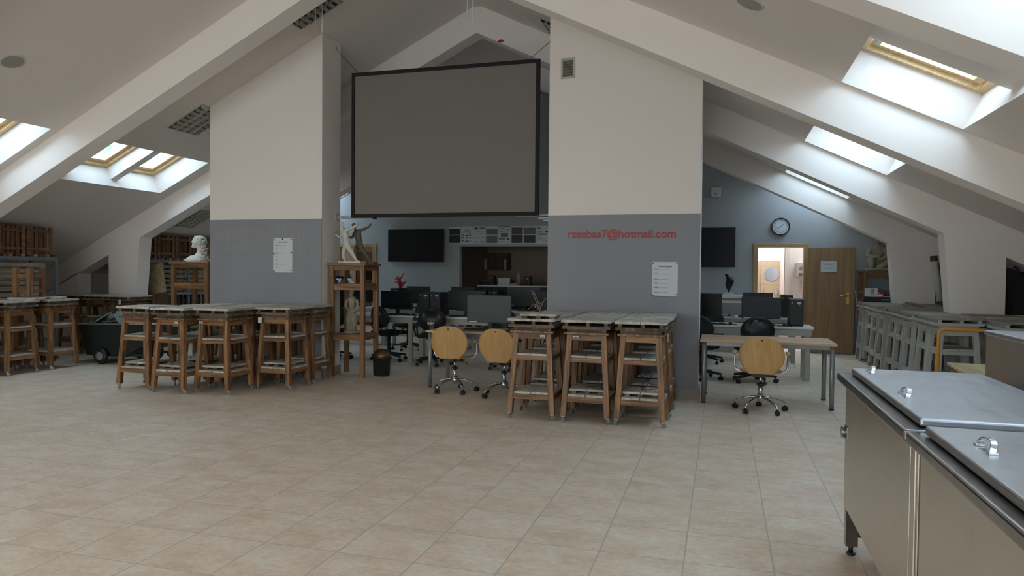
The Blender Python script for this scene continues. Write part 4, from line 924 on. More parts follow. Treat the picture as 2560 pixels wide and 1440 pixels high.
# faint chalk drawings
b = MB(); y = PY0-.0018; random.seed(5)
def ck(pts, r=.0018):
    P = []
    for (px, pz), (qx, qz) in zip(pts, pts[1:]):
        for k in range(5): u = k/5; P.append((px+(qx-px)*u+random.uniform(-.003, .003), y, pz+(qz-pz)*u+random.uniform(-.003, .003)))
    P.append((pts[-1][0], y, pts[-1][1])); b.tube(P, r, 4)
ck([(-7.15, 1.80), (-7.15, 2.14), (-6.93, 2.14), (-6.97, 1.82)]); ck([(-7.12, 1.81), (-7.05, 1.79), (-6.98, 1.81)]); ck([(-7.09, 2.07), (-7.0, 2.06), (-7.0, 1.93), (-7.09, 1.95), (-7.09, 2.07)]); ck([(-7.08, 1.96), (-7.06, 2.02), (-7.05, 1.96), (-7.03, 2.03), (-7.01, 1.97)])
for k, z in enumerate((2.06, 2.03, 1.99, 1.95, 1.91, 1.87, 1.83, 1.80)): ck([(-6.90, z-.02), (-6.6, z+.005), (-6.27+.04*(k % 3), z+.01)], .0014)
ck([(-6.90, 2.1), (-6.78, 2.04), (-6.7, 2.11), (-6.6, 2.04), (-6.5, 2.11), (-6.42, 2.06), (-6.35, 2.14)]); ck([(-6.9, 2.10), (-6.90, 1.78)]); ck([(-6.28, 2.08), (-6.28, 1.94)])
ck([(-6.18, 1.70), (-6.17, 2.12), (-5.62, 2.12), (-5.63, 1.70)]); ck([(-6.18, 1.71), (-6.1, 1.70)]); ck([(-5.79, 1.71), (-5.63, 1.70)]); ck([(-5.96, 2.12), (-5.88, 1.96), (-5.80, 1.98), (-5.62, 1.83)]); ck([(-5.8, 2.1), (-5.8, 1.97)]); ck([(-5.69, 2.1), (-5.69, 1.71)])
ck([(-6.12, 1.9), (-6.05, 1.97), (-6.0, 2.05), (-6.05, 2.1)]); ck([(-5.53, 1.71), (-5.52, 2.09), (-5.44, 2.10)]); ck([(-5.53, 1.71), (-5.44, 1.71)]); ck([(-5.48, 2.05), (-5.46, 1.98), (-5.49, 1.9)])
b.xf(Matrix.Translation((0, PY0, 0)) @ Matrix.Diagonal((1, .25, 1, 1)) @ Matrix.Translation((0, -PY0-.0002, 0))); tag(b.build('chalk_drawing', M['chalk']), 'faint chalk sketches and lines across the grey part of the left pillar', 'chalk drawing')
t = thing('ventilation_grille', 'small louvred vent with cream frame high on the right pillar', 'vent', (-1.875, PY0+.004, 4.035))
b = MB(); b.box(-.088, -.062, -.012, 0, -.128, .128); b.box(.062, .088, -.012, 0, -.128, .128); b.box(-.062, .062, -.012, 0, .102, .128); b.box(-.062, .062, -.012, 0, -.128, -.102); b.build('frame', M['cream'], t, .002)
b = MB(); b.box(-.062, .062, -.003, 0, -.102, .102); b.build('opening', M['ink'], t)  # black plate paints the shade behind the slats
b = MB()
for k in range(15): z = -.095+k*.0135; b.hexa([(-.062, -.011, z), (.062, -.011, z), (.062, -.004, z+.006), (-.062, -.004, z+.006), (-.062, -.011, z+.002), (.062, -.011, z+.002), (.062, -.004, z+.008), (-.062, -.004, z+.008)])
b.build('slat', M['cream'], t)
# ------------------------------------------------------------------ projection screen on its chains
t = thing('projection_screen', 'large dark grey projection screen in a black frame, hung between the pillars', 'projection screen', (-3.563, 8.70, 3.207))
w, h = 1.325, .985
b = MB(); b.box(-w, -w+.05, -.018, .018, -h, h); b.box(w-.05, w, -.018, .018, -h, h); b.box(-w+.05, w-.05, -.018, .018, h-.05, h); b.box(-w+.05, w-.05, -.018, .018, -h, -h+.05); b.build('frame', M['frameblack'], t, .003)
b = MB(); b.box(-w+.04, w-.04, -.006, .004, -h+.04, h-.04); b.build('cloth', M['projection'], t)
def chain(label, a, b_):
    a, b_ = Vector(a), Vector(b_); b = MB(); L = (b_-a).length; n = int(L/.03); d = (b_-a).normalized()
    for k in range(n):
        c = a+d*(k+.5)*L/n; u = Vector((0, 1, 0)) if k % 2 else d.cross(Vector((0, 1, 0)))
        b.tube([c+d*.019*math.cos(q)+u*.006*math.sin(q) for q in [2*PI*j/10 for j in range(10)]], .0018, 4, closed=True)
    b.tube([a+Vector((.012*math.cos(q), 0, .012+.012*math.sin(q))) for q in [2*PI*j/10 for j in range(10)]], .0025, 5, closed=True)
    tag(b.build('hanging_chain', M['darkwire']), label, 'chain', 'chains of the projection screen')
chain('thin chain from the left pillar to the screen corner', (-5.325, 9.02, 4.655), (-4.80, 8.72, 4.195))
chain('thin chain from the right pillar to the screen corner', (-2.115, 8.95, 4.52), (-2.40, 8.72, 4.195))
# projector arm peeping out beside the right pillar
t = thing('projector_arm', 'white projector shelf on a wall arm, cut by the right pillar', 'projector mount', (-2.115, 9.0, 2.20))
b = MB(); b.box(-.50, 0, -.04, .04, .035, .062); b.build('rail', M['white'], t, .003)
b = MB(); b.box(-.20, 0, -.03, .03, 0, .02); b.box(-.13, 0, -.03, .03, -.03, -.012); b.cyl((-.05, 0, .03), (-.05, 0, -.12), .022, n=14); b.build('arm', M['alu'], t, .002)
# rods that hang from the ridge
for i, (x, y, z0) in enumerate([(-4.990, 7.95, 4.57), (-4.895, 7.95, 4.50), (-2.94, 7.95, 4.50), (-2.875, 7.95, 4.44)]):
    b = MB(); zt2 = ZC-SL*abs(x-XR); b.cyl((x, y, z0), (x, y, zt2-.001), .008, n=8)
    b.cyl((x, y, zt2-.012), (x, y, zt2), .02, n=12)
    tag(b.build('hanging_rod', M['white']), 'thin white rod hanging from the ceiling, '+['left of two above the left pillar', 'right of two above the left pillar', 'left of two above the screen', 'right of two above the screen'][i], 'rod', 'thin white hanging rods')
# ------------------------------------------------------------------ ceiling lamps with louvres, loudspeakers
def louvre(label, side, x0, x1, y0, y1, nx=4, ny=4):
    """recessed louvre lamp; x0..x1 along the slope, y0..y1 along the ridge"""
    d0, d1 = sorted((abs(x0-XR), abs(x1-XR))); c = roofpt(side, (d0+d1)/2, 0, (y0+y1)/2)
    t = thing('ceiling_lamp', label, 'ceiling lamp', tuple(c), 0, 'recessed louvre lamps')
    def rb(mb, da, db, ya, yb, la, lb): # local box
        P = [roofpt(side, d, l, yy)-c for d, yy, l in ((da, ya, la), (db, ya, la), (db, yb, la), (da, yb, la), (da, ya, lb), (db, ya, lb), (db, yb, lb), (da, yb, lb))]; mb.hexa(P)
    b = MB(); f = .018
    rb(b, d0-f, d0, y0-f, y1+f, -.008, 0); rb(b, d1, d1+f, y0-f, y1+f, -.008, 0); rb(b, d0, d1, y0-f, y0, -.008, 0); rb(b, d0, d1, y1, y1+f, -.008, 0); b.build('frame', M['lampmetal'], t)
    b = MB(); rb(b, d0, d1, y0, y1, -.004, -.001); b.build('housing', M['lampbox'], t)
    b = MB()
    for k in range(1, ny): y = y0+(y1-y0)*k/ny; rb(b, d0, d1, y-.005, y+.005, -.035, -.004)
    b.build('long_louvre', M['lampmetal'], t)
    b = MB(); n = max(5, int((d1-d0)/.075))
    for k in range(n):
        for j in range(ny):
            da = d0+(d1-d0)*k/n; ya, yb = y0+(y1-y0)*j/ny+.006, y0+(y1-y0)*(j+1)/ny-.006
            P = [roofpt(side, d, l, yy)-c for d, yy, l in ((da, ya, -.004), (da+.02, ya, -.004), (da+.02, yb, -.004), (da, yb, -.004), (da+.030, ya, -.033), (da+.036, ya, -.033), (da+.036, yb, -.033), (da+.030, yb, -.033))]; b.hexa(P)
    b.build('cross_louvre', M['lampmetal'], t)
louvre('louvred ceiling lamp at the top, above the left pillar corner', -1, -5.43, -4.83, 7.98, 8.30, ny=2)
louvre('louvred ceiling lamp left of the left pillar, above the paired roof windows', -1, -7.79, -7.20, 8.52, 9.10)
louvre('louvred ceiling lamp low on the slope behind the white bust', -1, -10.30, -9.70, 11.45, 11.95)
louvre('louvred ceiling lamp cut by the top left corner of the right pillar', 1, -2.46, -1.86, 9.48, 10.05)
for lab, side, x, y in (('round grey ceiling loudspeaker at the left picture edge', -1, -7.43, 5.87), ('round grey ceiling loudspeaker cut by the top picture edge', 1, .18, 6.10)):
    d = abs(x-XR); c = roofpt(side, d, 0, y); t = thing('ceiling_loudspeaker', lab, 'loudspeaker', tuple(c), 0, 'ceiling loudspeakers'); ax = (side*ROOF_N[0], 0, ROOF_N[1])
    b = MB(); b.disc(Vector(ax)*-.004, .125, ax, .008, 36); b.build('ring', M['white'], t); b = MB(); b.disc(Vector(ax)*-.010, .108, ax, .006, 36); b.build('grille', M['grille'], t)
c = roofpt(-1, .255, 0, 12.9)
t = thing('fire_alarm_beacon', 'small red half-round alarm beacon on the ceiling above the screen', 'alarm', (-2.90, 10.262, 4.79))
t.location = (-3.26, 10.255, 4.985)
b = MB(); b.sph((0, 0, 0), .035, 14, 1.3, .6, .6); b.build('lens', M['redpaint'], t)
# ------------------------------------------------------------------ things in the wash room and the lobby
t = thing('round_mirror', 'round mirror on the tiled wall seen through the open door', 'mirror', (1.08, 16.93, 1.50)); t.location = (1.07, 16.93, 1.50)
b = MB(); b.disc((0, 0, 0), .155, (0, 1, 0), .012, 36); b.build('glass', M['chrome'], t)
t = thing('first_aid_cabinet', 'white first-aid cabinet with a green sign, seen through the doorway', 'cabinet', (1.62, 15.56, 1.60))
b = MB(); b.box(-.165, .165, -.06, .06, -.14, .14); bd = b.build('body', M['white'], t, .004)
b = MB(); b.box(-.12, .09, -.0615, -.06, -.125, -.07); b.build('sign', M['green'], bd); textmesh('sign_text', 'APTECZKA', .036, M['white'], bd, (-.015, -.0625, -.098), depth=.0005)
b = MB(); b.disc((-.075, -.0605, .02), .042, (0, 1, 0), .002, 24); b.build('emblem', M['alu'], bd)
b = MB(); b.box(.08, .14, -.0615, -.06, .07, .125); b.build('corner_sign', M['green'], bd)
notice('notice_sheet', 'printed sheet under the first-aid cabinet in the wash room', 1.62, 15.617, 1.28, .21, .29, 'INSTRUKCJA', .02, [(-.08, .09-.02*k, .16, .003) for k in range(9)], [])
t = thing('wash_basin', 'cream wash basin under the tiled wall, seen through the door', 'wash basin', (.90, 16.62, 0))
b = MB(); b.lathe([(.05, .90), (.16, .93), (.19, 1.02), (.21, 1.06), (.185, 1.06), (.15, .97), (.03, .94)], n=28, cap=False); b.build('bowl', M['white'], t); b = MB(); b.lathe([(.10, 0), (.07, .3), (.07, .91)], n=18); b.build('pedestal', M['white'], t)
b = MB(); b.tube([(.0, .22, 1.0), (0, .22, 1.18), (0, .16, 1.22), (0, .08, 1.20)], .012, 8); b.build('tap', M['chrome'], t)
for i, x in enumerate((.62, 1.17)):
    b = MB(); b.lathe([(.03, 0), (.035, .02), (.035, .12), (.012, .15), (.012, .18), (.02, .185), (.02, .20)], n=14); b.box(-.004, .035, -.004, .004, .19, .198); bo = b.build('soap_bottle', M['cream'], loc=(x, 16.89, 1.0)); bo.location = (x, 16.89, .994)
    tag(bo, ['pale soap bottle left of the wash basin', 'pale soap bottle right of the wash basin'][i], 'bottle')
t = thing('washroom_shelf', 'narrow pale ledge behind the wash basin', 'shelf', (.88, 16.84, 0)); b = MB(); b.box(-.5, .34, .015, .099, .965, .993); b.build('board', M['white'], t); b = MB(); b.box(-.45, -.42, .03, .099, .86, .965); b.box(.26, .29, .03, .099, .86, .965); b.build('bracket', M['white'], t)
# lobby: counter, cupboards
t = thing('reception_counter', 'dark counter with a pale top in the lobby opening', 'counter', (-3.9, 15.35, 0)); b = MB(); b.box(-1.35, 1.35, -.28, .28, 0, 1.165); b.build('body', M['case'], t); b = MB(); b.box(-1.38, 1.38, -.31, .31, 1.165, 1.195); b.build('top', M['whitetop'], t, .003)
t = thing('wall_cupboard', 'brown wall cupboard with pale handles at the back of the lobby', 'cupboard', (-5.46-.0, 18.12, 1.72))
b = MB(); b.box(-.665, -.0, -.17, .17, -.17-.02, .27); b.build('body', M['cupboard'], t)
for x0, x1 in ((-.66, -.34), (-.33, -.005)):
    b = MB(); b.box(x0, x1, -.188, -.172, -.185, .265); dd = b.build('door', M['cupboard'], t); b = MB(); hx = x0+.02 if x0 < -.5 else x1-.09; b.box(hx, hx+.07, -.192, -.188, -.17, .10); b.build('handle', M['white'], dd)
t = thing('kitchen_base_cupboard', 'brown base cupboard with a dark oven, at the back of the lobby', 'cupboard', (-5.72, 17.95, 0))
b = MB(); b.box(-.31, .35, -.3, .3, 0, 1.24); b.build('body', M['cupboard'], t); b = MB(); b.box(-.27, .34, -.31, -.3, .5, 1.13); b.build('oven', M['screenblack'], t); b = MB(); b.box(-.33, .36, -.31, .31, 1.24, 1.27); b.build('worktop', M['cardboard'], t)
def spk(label, x, y, z, w, h):
    t = thing('loudspeaker', label, 'loudspeaker', (x, y, z), 0, 'small black loudspeakers on the counter'); b = MB(); b.box(-w/2, w/2, -.07, .07, 0, h); b.build('box', M['case'], t, .004)
    b = MB(); b.disc((0, -.072, h*.4), w*.33, (0, 1, 0), .005, 20); b.build('cone', M['blackplastic'], t); b = MB(); b.disc((0, -.072, h*.75), w*.16, (0, 1, 0), .005, 16); b.build('tweeter', M['alu'], t)
spk('small black loudspeaker, left one on the lobby counter', -4.97, 15.2, 1.195, .125, .22); spk('small black loudspeaker, right one on the lobby counter', -4.13, 15.2, 1.195, .13, .21)
t = thing('desk_calendar', 'white desk calendar standing on the lobby counter between the loudspeakers', 'calendar', (-4.70, 15.15, 1.195)); b = MB(); b.beam((0, 0, 0), (0, .05, .16), .28, .004, (0, 1, 0)); b.build('sheet', M['paper'], t); b = MB(); b.beam((0, .10, 0), (0, .05, .16), .28, .004, (0, 1, 0)); b.build('stand', M['paper'], t)
b = MB(); b.box(-.11, .09, -.015, -.010, .035, .04); b.build('printing', M['ink'], t)
b = MB(); b.box(-.08, .08, -.06, .06, 0, .055); tag(b.build('cardboard_box', M['cardboard'], loc=(-4.46, 15.2, 1.195), bevel=.003), 'low cardboard box on the lobby counter beside the calendar', 'box')
t = thing('network_router', 'black router with three upright antennas on a monitor row box', 'router', (-3.30, 13.02, 1.150)); b = MB(); b.box(-.16, .12, -.09, .09, 0, .03); b.build('body', M['case'], t, .01)
for x, a in ((-.02, -.02), (.06, .02), (.11, .05)):
    b = MB(); b.beam((x, .07, .02), (x+a*.3, .07, .19), .014, .008); b.build('antenna', M['blackplastic'], t)
t = thing('printer', 'dark box-shaped printer under the router in the back row', 'printer', (-3.20, 13.04, .765)); t.location = (-3.15, 13.04, .765); b = MB(); b.box(-.20, .18, -.2, .2, 0, .385); b.build('body', M['case'], t, .01); b = MB(); b.box(-.15, .13, -.203, -.2, .10, .13); b.build('paper_slot', M['blackplastic'], t)
t2 = bpy.data.objects['network_router']; t2.location = (-3.14, 13.04, 1.150)
# pale cabinet at the back wall with the black sculpture
t = thing('pale_cabinet', 'pale grey cabinet with a dark front under the black sculpture', 'cabinet', (.13, 14.42, 0)); b = MB(); b.box(-.40, .40, -.28, .28, 0, 1.04); b.build('body', M['chipside'], t, .004); b = MB(); b.box(-.43, .43, -.31, .31, 1.04, 1.095); b.build('top', M['whitetop'], t, .006)
b = MB(); b.box(-.35, .35, -.286, -.28, .70, .90); b.build('dark_panel', M['alu'], t); b = MB(); b.box(-.40, .40, -.295, -.28, .945, .985); b.build('front_rail', M['whitetop'], t)
# room seen through the left doorway: brown cupboard
t = thing('tall_cupboard', 'brown tall cupboard seen through the left doorway', 'cupboard', (-9.05, 17.6, 0)); b = MB(); b.box(-.5, .42, -.3, .3, 0, 2.0); b.build('body', M['cupboard'], t); b = MB(); b.box(-.3, .30, -.31, -.3, 1.25, 1.62); b.build('painted_niche_shade', M['screenblack'], t)  # flat black slab on the front paints the shade of a niche
# ------------------------------------------------------------------ sculptures
def body(name, mat, J, parent=None, sub=2, disp=0, root='pelvis', scale=1.0, loc=(0, 0, 0), rotz=0, links=None, dscale=.05):
    keys = list(J); idx = {k: i for i, k in enumerate(keys)}
    return skinned(name, mat, [J[k] for k in keys], [(idx[a], idx[b]) for a, b in links], parent, sub, disp, dscale, idx[root], loc, rotz, scale)
HUM = [('pelvis', 'waist'), ('waist', 'chest'), ('chest', 'neck0'), ('neck0', 'neck'), ('chest', 'shL'), ('shL', 'elL'), ('elL', 'wrL'), ('wrL', 'haL'), ('chest', 'shR'), ('shR', 'elR'), ('elR', 'wrR'), ('wrR', 'haR'),
       ('pelvis', 'hiL'), ('hiL', 'thL'), ('thL', 'knL'), ('knL', 'caL'), ('caL', 'anL'), ('anL', 'toL'), ('pelvis', 'hiR'), ('hiR', 'thR'), ('thR', 'knR'), ('knR', 'caR'), ('caR', 'anR'), ('anR', 'toR')]
def head(mb, c, r, face=(1, 0, 0), hair=True):
    """small head: skull, jaw, nose, brow, ears and a cap of hair; face = direction it looks"""
    f = Vector(face).normalized(); s = f.cross(Vector((0, 0, 1))).normalized(); u = s.cross(f); c = Vector(c)
    def blob(p, sx, sy, sz, n=14):
        mt = Matrix.Translation(c+f*p[0]*r+s*p[1]*r+u*p[2]*r) @ Matrix((f, s, u)).transposed().to_4x4() @ Matrix.Diagonal((sx*r, sy*r, sz*r, 1))
        g = bmesh.ops.create_uvsphere(mb.bm, u_segments=n, v_segments=10, radius=1, matrix=mt)
        for v in g['verts']:
            for fc in v.link_faces: fc.smooth = True
    blob((-.05, 0, .12), .92, .76, .92); blob((.38, 0, -.38), .50, .52, .60); blob((.88, 0, -.12), .17, .13, .28, 8); blob((.70, 0, .14), .2, .48, .14, 8)
    blob((.74, 0, -.48), .16, .24, .09, 8); blob((.66, 0, -.76), .2, .24, .16, 8)
    for q in (-1, 1): blob((-.05, q*.76, -.1), .14, .07, .22, 8); blob((.72, q*.28, .0), .1, .14, .08, 8)
    if hair: blob((-.22, 0, .32), .86, .84, .84); blob((-.3, 0, .9), .3, .3, .2, 8)
def lunging(name, label, mat, x, y, z, sc, rz, base_mat, g):
    t = thing(name, label, 'sculpture', (x, y, z), rz, g)
    # lunging nude figure: weight on the front bent leg, one arm thrust forward and up, other drawn back
    J = dict(pelvis=(-.035, 0, .262, .046, .040), waist=(-.048, 0, .325, .040, .034), chest=(-.066, 0, .400, .056, .042), neck0=(-.088, 0, .452, .026), neck=(-.105, 0, .482, .019),
             shL=(-.015, -.050, .445, .026), elL=(.060, -.05, .468, .019), wrL=(.128, -.045, .505, .013), haL=(.140, -.04, .545, .015),
             shR=(-.125, .045, .420, .026), elR=(-.165, .05, .345, .019), wrR=(-.205, .03, .372, .013), haR=(-.222, .02, .398, .015),
             hiL=(-.010, -.028, .235, .040), thL=(.030, -.035, .180, .037), knL=(.070, -.038, .125, .024), caL=(.092, -.04, .088, .026), anL=(.130, -.04, .035, .013), toL=(.180, -.045, .024, .013),
             hiR=(-.065, .028, .235, .040), thR=(-.095, .035, .180, .037), knR=(-.112, .036, .122, .024), caR=(-.106, .038, .088, .026), anR=(-.092, .038, .036, .013), toR=(-.055, .03, .024, .013))
    cut_below(body('figure', mat, J, t, 2, .004, scale=sc, links=HUM, dscale=.06), .004)
    hb = MB(); head(hb, (-.112*sc, 0, .515*sc), .033*sc, (.95, -.3, .1)); hb.build('head', mat, t)
    b = MB(); b.prism([(-.135*sc, -.07*sc), (-.05*sc, -.09*sc), (.20*sc, -.085*sc), (.21*sc, .06*sc), (-.02*sc, .08*sc), (-.135*sc, .07*sc)], 0, .026*sc, 'Z'); b.build('plinth', base_mat, t, .004)
    return t
Z16 = 1.601
lunging('lunging_figure', 'white plaster figure of a lunging nude man, front one on the tall stand', M['plaster'], -5.05, 8.93, Z16, 1.06, .02, M['plaster'], 'lunging figures on the tall stand')
lunging('lunging_figure', 'grey-brown figure of a lunging nude man behind the white one', M['patina'], -4.985, 9.17, Z16, 1.06, .12, M['patina'], 'lunging figures on the tall stand')
# arm bracket of white tube on the pillar side, behind the figures
t = thing('wall_spout', 'white tube on a bracket on the left pillar side, behind the figures', 'wall tube', (-5.333, 8.98, 2.235))
b = MB(); b.box(0, .012, -.05, .05, -.06, .06); b.cyl((.01, 0, 0), (.10, 0, 0), .014, n=12); b.build('bracket', M['white'], t, .002); b = MB(); b.cyl((.08, 0, .0), (.58, .02, .0), .023, n=18); tb = b.build('tube', M['white'], t); b = MB(); b.cyl((.56, .02, 0), (.61, .022, 0), .028, n=18); b.build('end_cap', M['blackplastic'], tb)
t.location = (-5.333, 9.08, 2.265)
# draped woman
t = thing('draped_woman_statue', 'aged plaster statue of a draped woman inside the tall stand', 'sculpture', (-5.10, 9.10, .603), -1.2)
b = MB(); n = 40; prof = [(.105, .03), (.112, .06), (.108, .14), (.100, .22), (.098, .30), (.092, .36), (.078, .42), (.066, .455), (.074, .50), (.086, .55), (.078, .585), (.045, .605), (.026, .62)]
rings = []
for r, z in prof:
    ring = []
    for j in range(n):
        a = 2*PI*j/n; fold = (.012 if z < .42 else .004)*math.sin(a*9+z*9)+(.006 if z < .4 else .002)*math.sin(a*17+z*25)
        rr = r+fold; lean = .012*math.sin(z*7)
        ring.append(b.bm.verts.new((rr*1.0*math.cos(a)+lean, rr*.82*math.sin(a), z)))
    rings.append(ring)
for A, B2 in zip(rings, rings[1:]):
    for j in range(n): b.bm.faces.new([A[j], A[(j+1) % n], B2[(j+1) % n], B2[j]]).smooth = True
b.bm.faces.new(rings[0][::-1]); b.bm.faces.new(rings[-1]); o = b.build('draped_body', M['plasterold'], t); sb = o.modifiers.new('s', 'SUBSURF'); sb.levels = 1; sb.render_levels = 1
skinned('arm', M['plasterold'], [(.0, -.07, .56, .026), (.03, -.098, .50, .026), (.04, -.102, .44, .023), (.07, -.07, .40, .018), (.10, -.03, .385, .014), (.105, -.005, .38, .013)], [(i, i+1) for i in range(5)], t)
skinned('arm', M['plasterold'], [(.0, .07, .56, .026), (.02, .095, .50, .026), (.03, .10, .43, .022), (.055, .095, .38, .018), (.075, .06, .36, .014)], [(i, i+1) for i in range(4)], t)
skinned('mantle', M['plasterold'], [(.06, .09, .42, .02), (.09, .04, .37, .022), (.10, -.02, .34, .02), (.085, -.07, .30, .016), (.07, -.08, .2, .014), (.09, -.05, .1, .012)], [(i, i+1) for i in range(5)], t, disp=.006)
hb = MB(); hb.cyl((0, 0, .60), (.004, 0, .635), .024, .022, n=14); head(hb, (.012, 0, .665), .042, (.95, -.2, -.15)); hb.build('head', M['plasterold'], t); t.scale = (.84, .84, .87)
b = MB(); b.lathe([(.125, 0), (.13, .02), (.115, .035), (.06, .04)], n=26); b.build('plinth', M['plasterold'], t)
# small things on the upper shelf of the tall stand
zs = 1.318
t = thing('painted_clay_heap', 'blue and white painted lump with leaf-like flaps on the tall stand shelf', 'clay object', (-5.24, 8.96, zs))
b = MB(); random.seed(4)
for k in range(7): b.sph((random.uniform(-.05, .05), random.uniform(-.03, .03), random.uniform(.02, .05)), .024, 10)
b.build('blue_lump', M['blue'], t); b = MB()
for k in range(6): b.sph((random.uniform(-.05, .06), random.uniform(-.045, -.02), random.uniform(.015, .06)), .015, 8)
b.build('white_lump', M['paper'], t); b = MB()
for k, (x, a) in enumerate(((-.06, .5), (.0, .1), (.05, -.3), (-.07, -.4))): b.hexa([(x-.02, 0, .06), (x+.02, 0, .06), (x+.02, .02, .06), (x-.02, .02, .06), (x-.03+a*.03, -.02, .095), (x+.03+a*.03, -.02, .09), (x+.03, .01, .095), (x-.03, .01, .10)])
b.build('flap', M['case'], t)
t = thing('tin_can', 'small white tin with a black lid and stick on the tall stand shelf', 'tin', (-5.08, 9.0, zs)); b = MB(); b.lathe([(.033, 0), (.034, .07)], n=20); b.build('can', M['paper'], t); b = MB(); b.lathe([(.036, .07), (.036, .085), (.01, .09)], n=20); b.cyl((.0, 0, .085), (.004, 0, .135), .005, n=8); b.build('lid', M['case'], t); b = MB(); b.box(-.02, .012, -.037, -.034, .012, .04); b.build('mark', M['ink'], t)
for i, (x, y, s, m_) in enumerate([(-5.17, 8.90, 'brown', 'pineX'), (-5.13, 8.93, 'dark', 'claydark'), (-4.99, 8.91, 'pale', 'plaster')]):
    b = MB(); b.tube([(-.035, 0, .008), (0, .006, .014), (.035, 0, .008)], [.006, .009, .005], 8); b.tube([(-.02, .012, .02), (.02, -.006, .018)], [.005, .004], 6); tag(b.build('clay_scrap', M[m_], loc=(x, y, zs)), s+' scrap lying on the upper shelf of the tall stand', 'scrap', 'scraps on the tall stand shelf')
b = MB()
for k in range(6): b.tube([(-.05+k*.02+.012*math.cos(q), .012*math.sin(q)*.4, .018+.013*math.sin(q)) for q in [2*PI*j/10 for j in range(10)]], .003, 5, closed=True)
tag(b.build('black_chain', M['blackplastic'], loc=(-4.93, 9.22, zs)), 'black plastic chain piece on the right side of the tall stand shelf', 'chain piece')
# white bust, profile to the left
t = thing('plaster_bust', 'rough white plaster bust looking up to the left, on the tall stand', 'sculpture', (-8.47, 9.93, 1.616), .0); t.scale = (1.05, 1.05, 1.05)
T = [(.03, 0, .09, .10), (.045, 0, .145, .060), (.045, 0, .195, .052), (.04, 0, .235, .056), (.045, 0, .29, .086, .076), (.05, 0, .345, .080, .072)]
skinned('neck_and_head', M['plaster'], T, [(i, i+1) for i in range(5)], t, 3, .008, .03)
cb = MB(); cb.sph((-.005, 0, .015), 1, 28, .175, .19, .10); cb.sph((-.10, 0, .02), 1, 20, .085, .13, .085); cb.sph((.04, 0, .07), 1, 20, .11, .12, .07)
random.seed(14)
for v in cb.bm.verts: v.co += Vector((random.uniform(-1, 1), random.uniform(-1, 1), random.uniform(-1, 1)))*.004
for k in range(26): u_ = random.uniform(-1, 1); cb.sph((-.02+.15*u_, random.uniform(-.12, -.05), .075-.05*abs(u_)), random.uniform(.02, .03), 8, 1.6, 1, .6)
cut_below(cb.build('shoulders', M['plaster'], t))
fb = MB()
fdir = Vector((-.93, 0, .22)).normalized(); ud = Vector((.22, 0, .93)).normalized(); hc = Vector((.035, 0, .312))
def fblob(a, s_, u, rx, ry, rz, n=14):
    mt = Matrix.Translation(hc+fdir*a+Vector((0, s_, 0))+ud*u) @ Matrix((fdir, Vector((0, 1, 0)), ud)).transposed().to_4x4() @ Matrix.Diagonal((rx, ry, rz, 1))
    g = bmesh.ops.create_uvsphere(fb.bm, u_segments=n, v_segments=10, radius=1, matrix=mt)
    for v in g['verts']:
        for fc in v.link_faces: fc.smooth = True
fblob(.045, 0, .0, .082, .066, .100); fblob(.080, 0, -.068, .050, .044, .040); fblob(.120, 0, -.094, .022, .026, .018); fblob(.128, 0, -.006, .026, .012, .036); fblob(.146, 0, -.024, .022, .015, .012); fblob(.106, 0, .034, .024, .048, .013); fblob(.07, 0, .055, .045, .055, .045)
fblob(.126, 0, -.052, .016, .024, .008); fblob(.120, 0, -.068, .016, .022, .009)
for q in (-1, 1): fblob(.090, q*.032, .008, .014, .016, .009); fblob(.072, q*.040, -.028, .028, .024, .028); fblob(.0, q*.072, -.010, .016, .010, .028)
random.seed(9)
for k in range(150):
    a = random.uniform(-PI, PI); e = random.uniform(-.25, 1); q = math.sqrt(max(0, 1-e*e)); x_ = .088*q*math.cos(a); 
    if x_ > .02 and e < .72: continue
    fblob(x_-.008, .076*q*math.sin(a), .092*e+.012, random.uniform(.012, .022), random.uniform(.012, .022), random.uniform(.009, .015), 8)
for k in range(60): u_ = random.random(); fb.sph((.115+.01*math.sin(u_*9)+random.uniform(-.03, .03), random.uniform(-.05, .05), .07+.2*u_), random.uniform(.012, .022), 8)
fb.build('face_and_curls', M['plaster'], t)
# seated figure on the dark stand by the door
t = thing('seated_figure', 'aged plaster seated figure with crossed arms, on the dark stand by the door', 'sculpture', (2.72, 14.36, 1.586), .0)
J = dict(pelvis=(0, .05, .12, .13, .11), waist=(0, .05, .24, .115, .095), chest=(0, .03, .36, .125, .10), neck0=(0, .02, .46, .06), neck=(0, .01, .50, .05),
         shL=(-.11, .02, .40, .065), elL=(-.17, -.05, .27, .05), wrL=(-.06, -.14, .25, .035), haL=(.03, -.16, .25, .035), shR=(.11, .02, .40, .065), elR=(.18, -.05, .29, .05), wrR=(.08, -.13, .21, .035), haR=(-.0, -.17, .20, .035),
         hiL=(-.08, -.0, .11, .09), thL=(-.12, -.09, .17, .08), knL=(-.13, -.16, .23, .062), caL=(-.12, -.17, .12, .055), anL=(-.12, -.17, .045, .045), toL=(-.15, -.21, .025, .035),
         hiR=(.08, -.0, .11, .09), thR=(.13, -.07, .15, .08), knR=(.19, -.12, .18, .062), caR=(.10, -.17, .11, .055), anR=(.0, -.19, .06, .045), toR=(-.06, -.21, .035, .035))
cut_below(body('figure', M['plasterold'], J, t, 2, .012, links=HUM, dscale=.04), .004)
hb = MB(); head(hb, (-.0, -.01, .575), .085, (-.25, -.9, -.1)); hb.build('head', M['plasterold'], t)
b = MB(); b.prism([(-.235, -.20), (-.1, -.235), (.2, -.23), (.24, .0), (.22, .16), (-.2, .17)], 0, .04, 'Z'); b.build('plinth', M['plasterold'], t, .01)
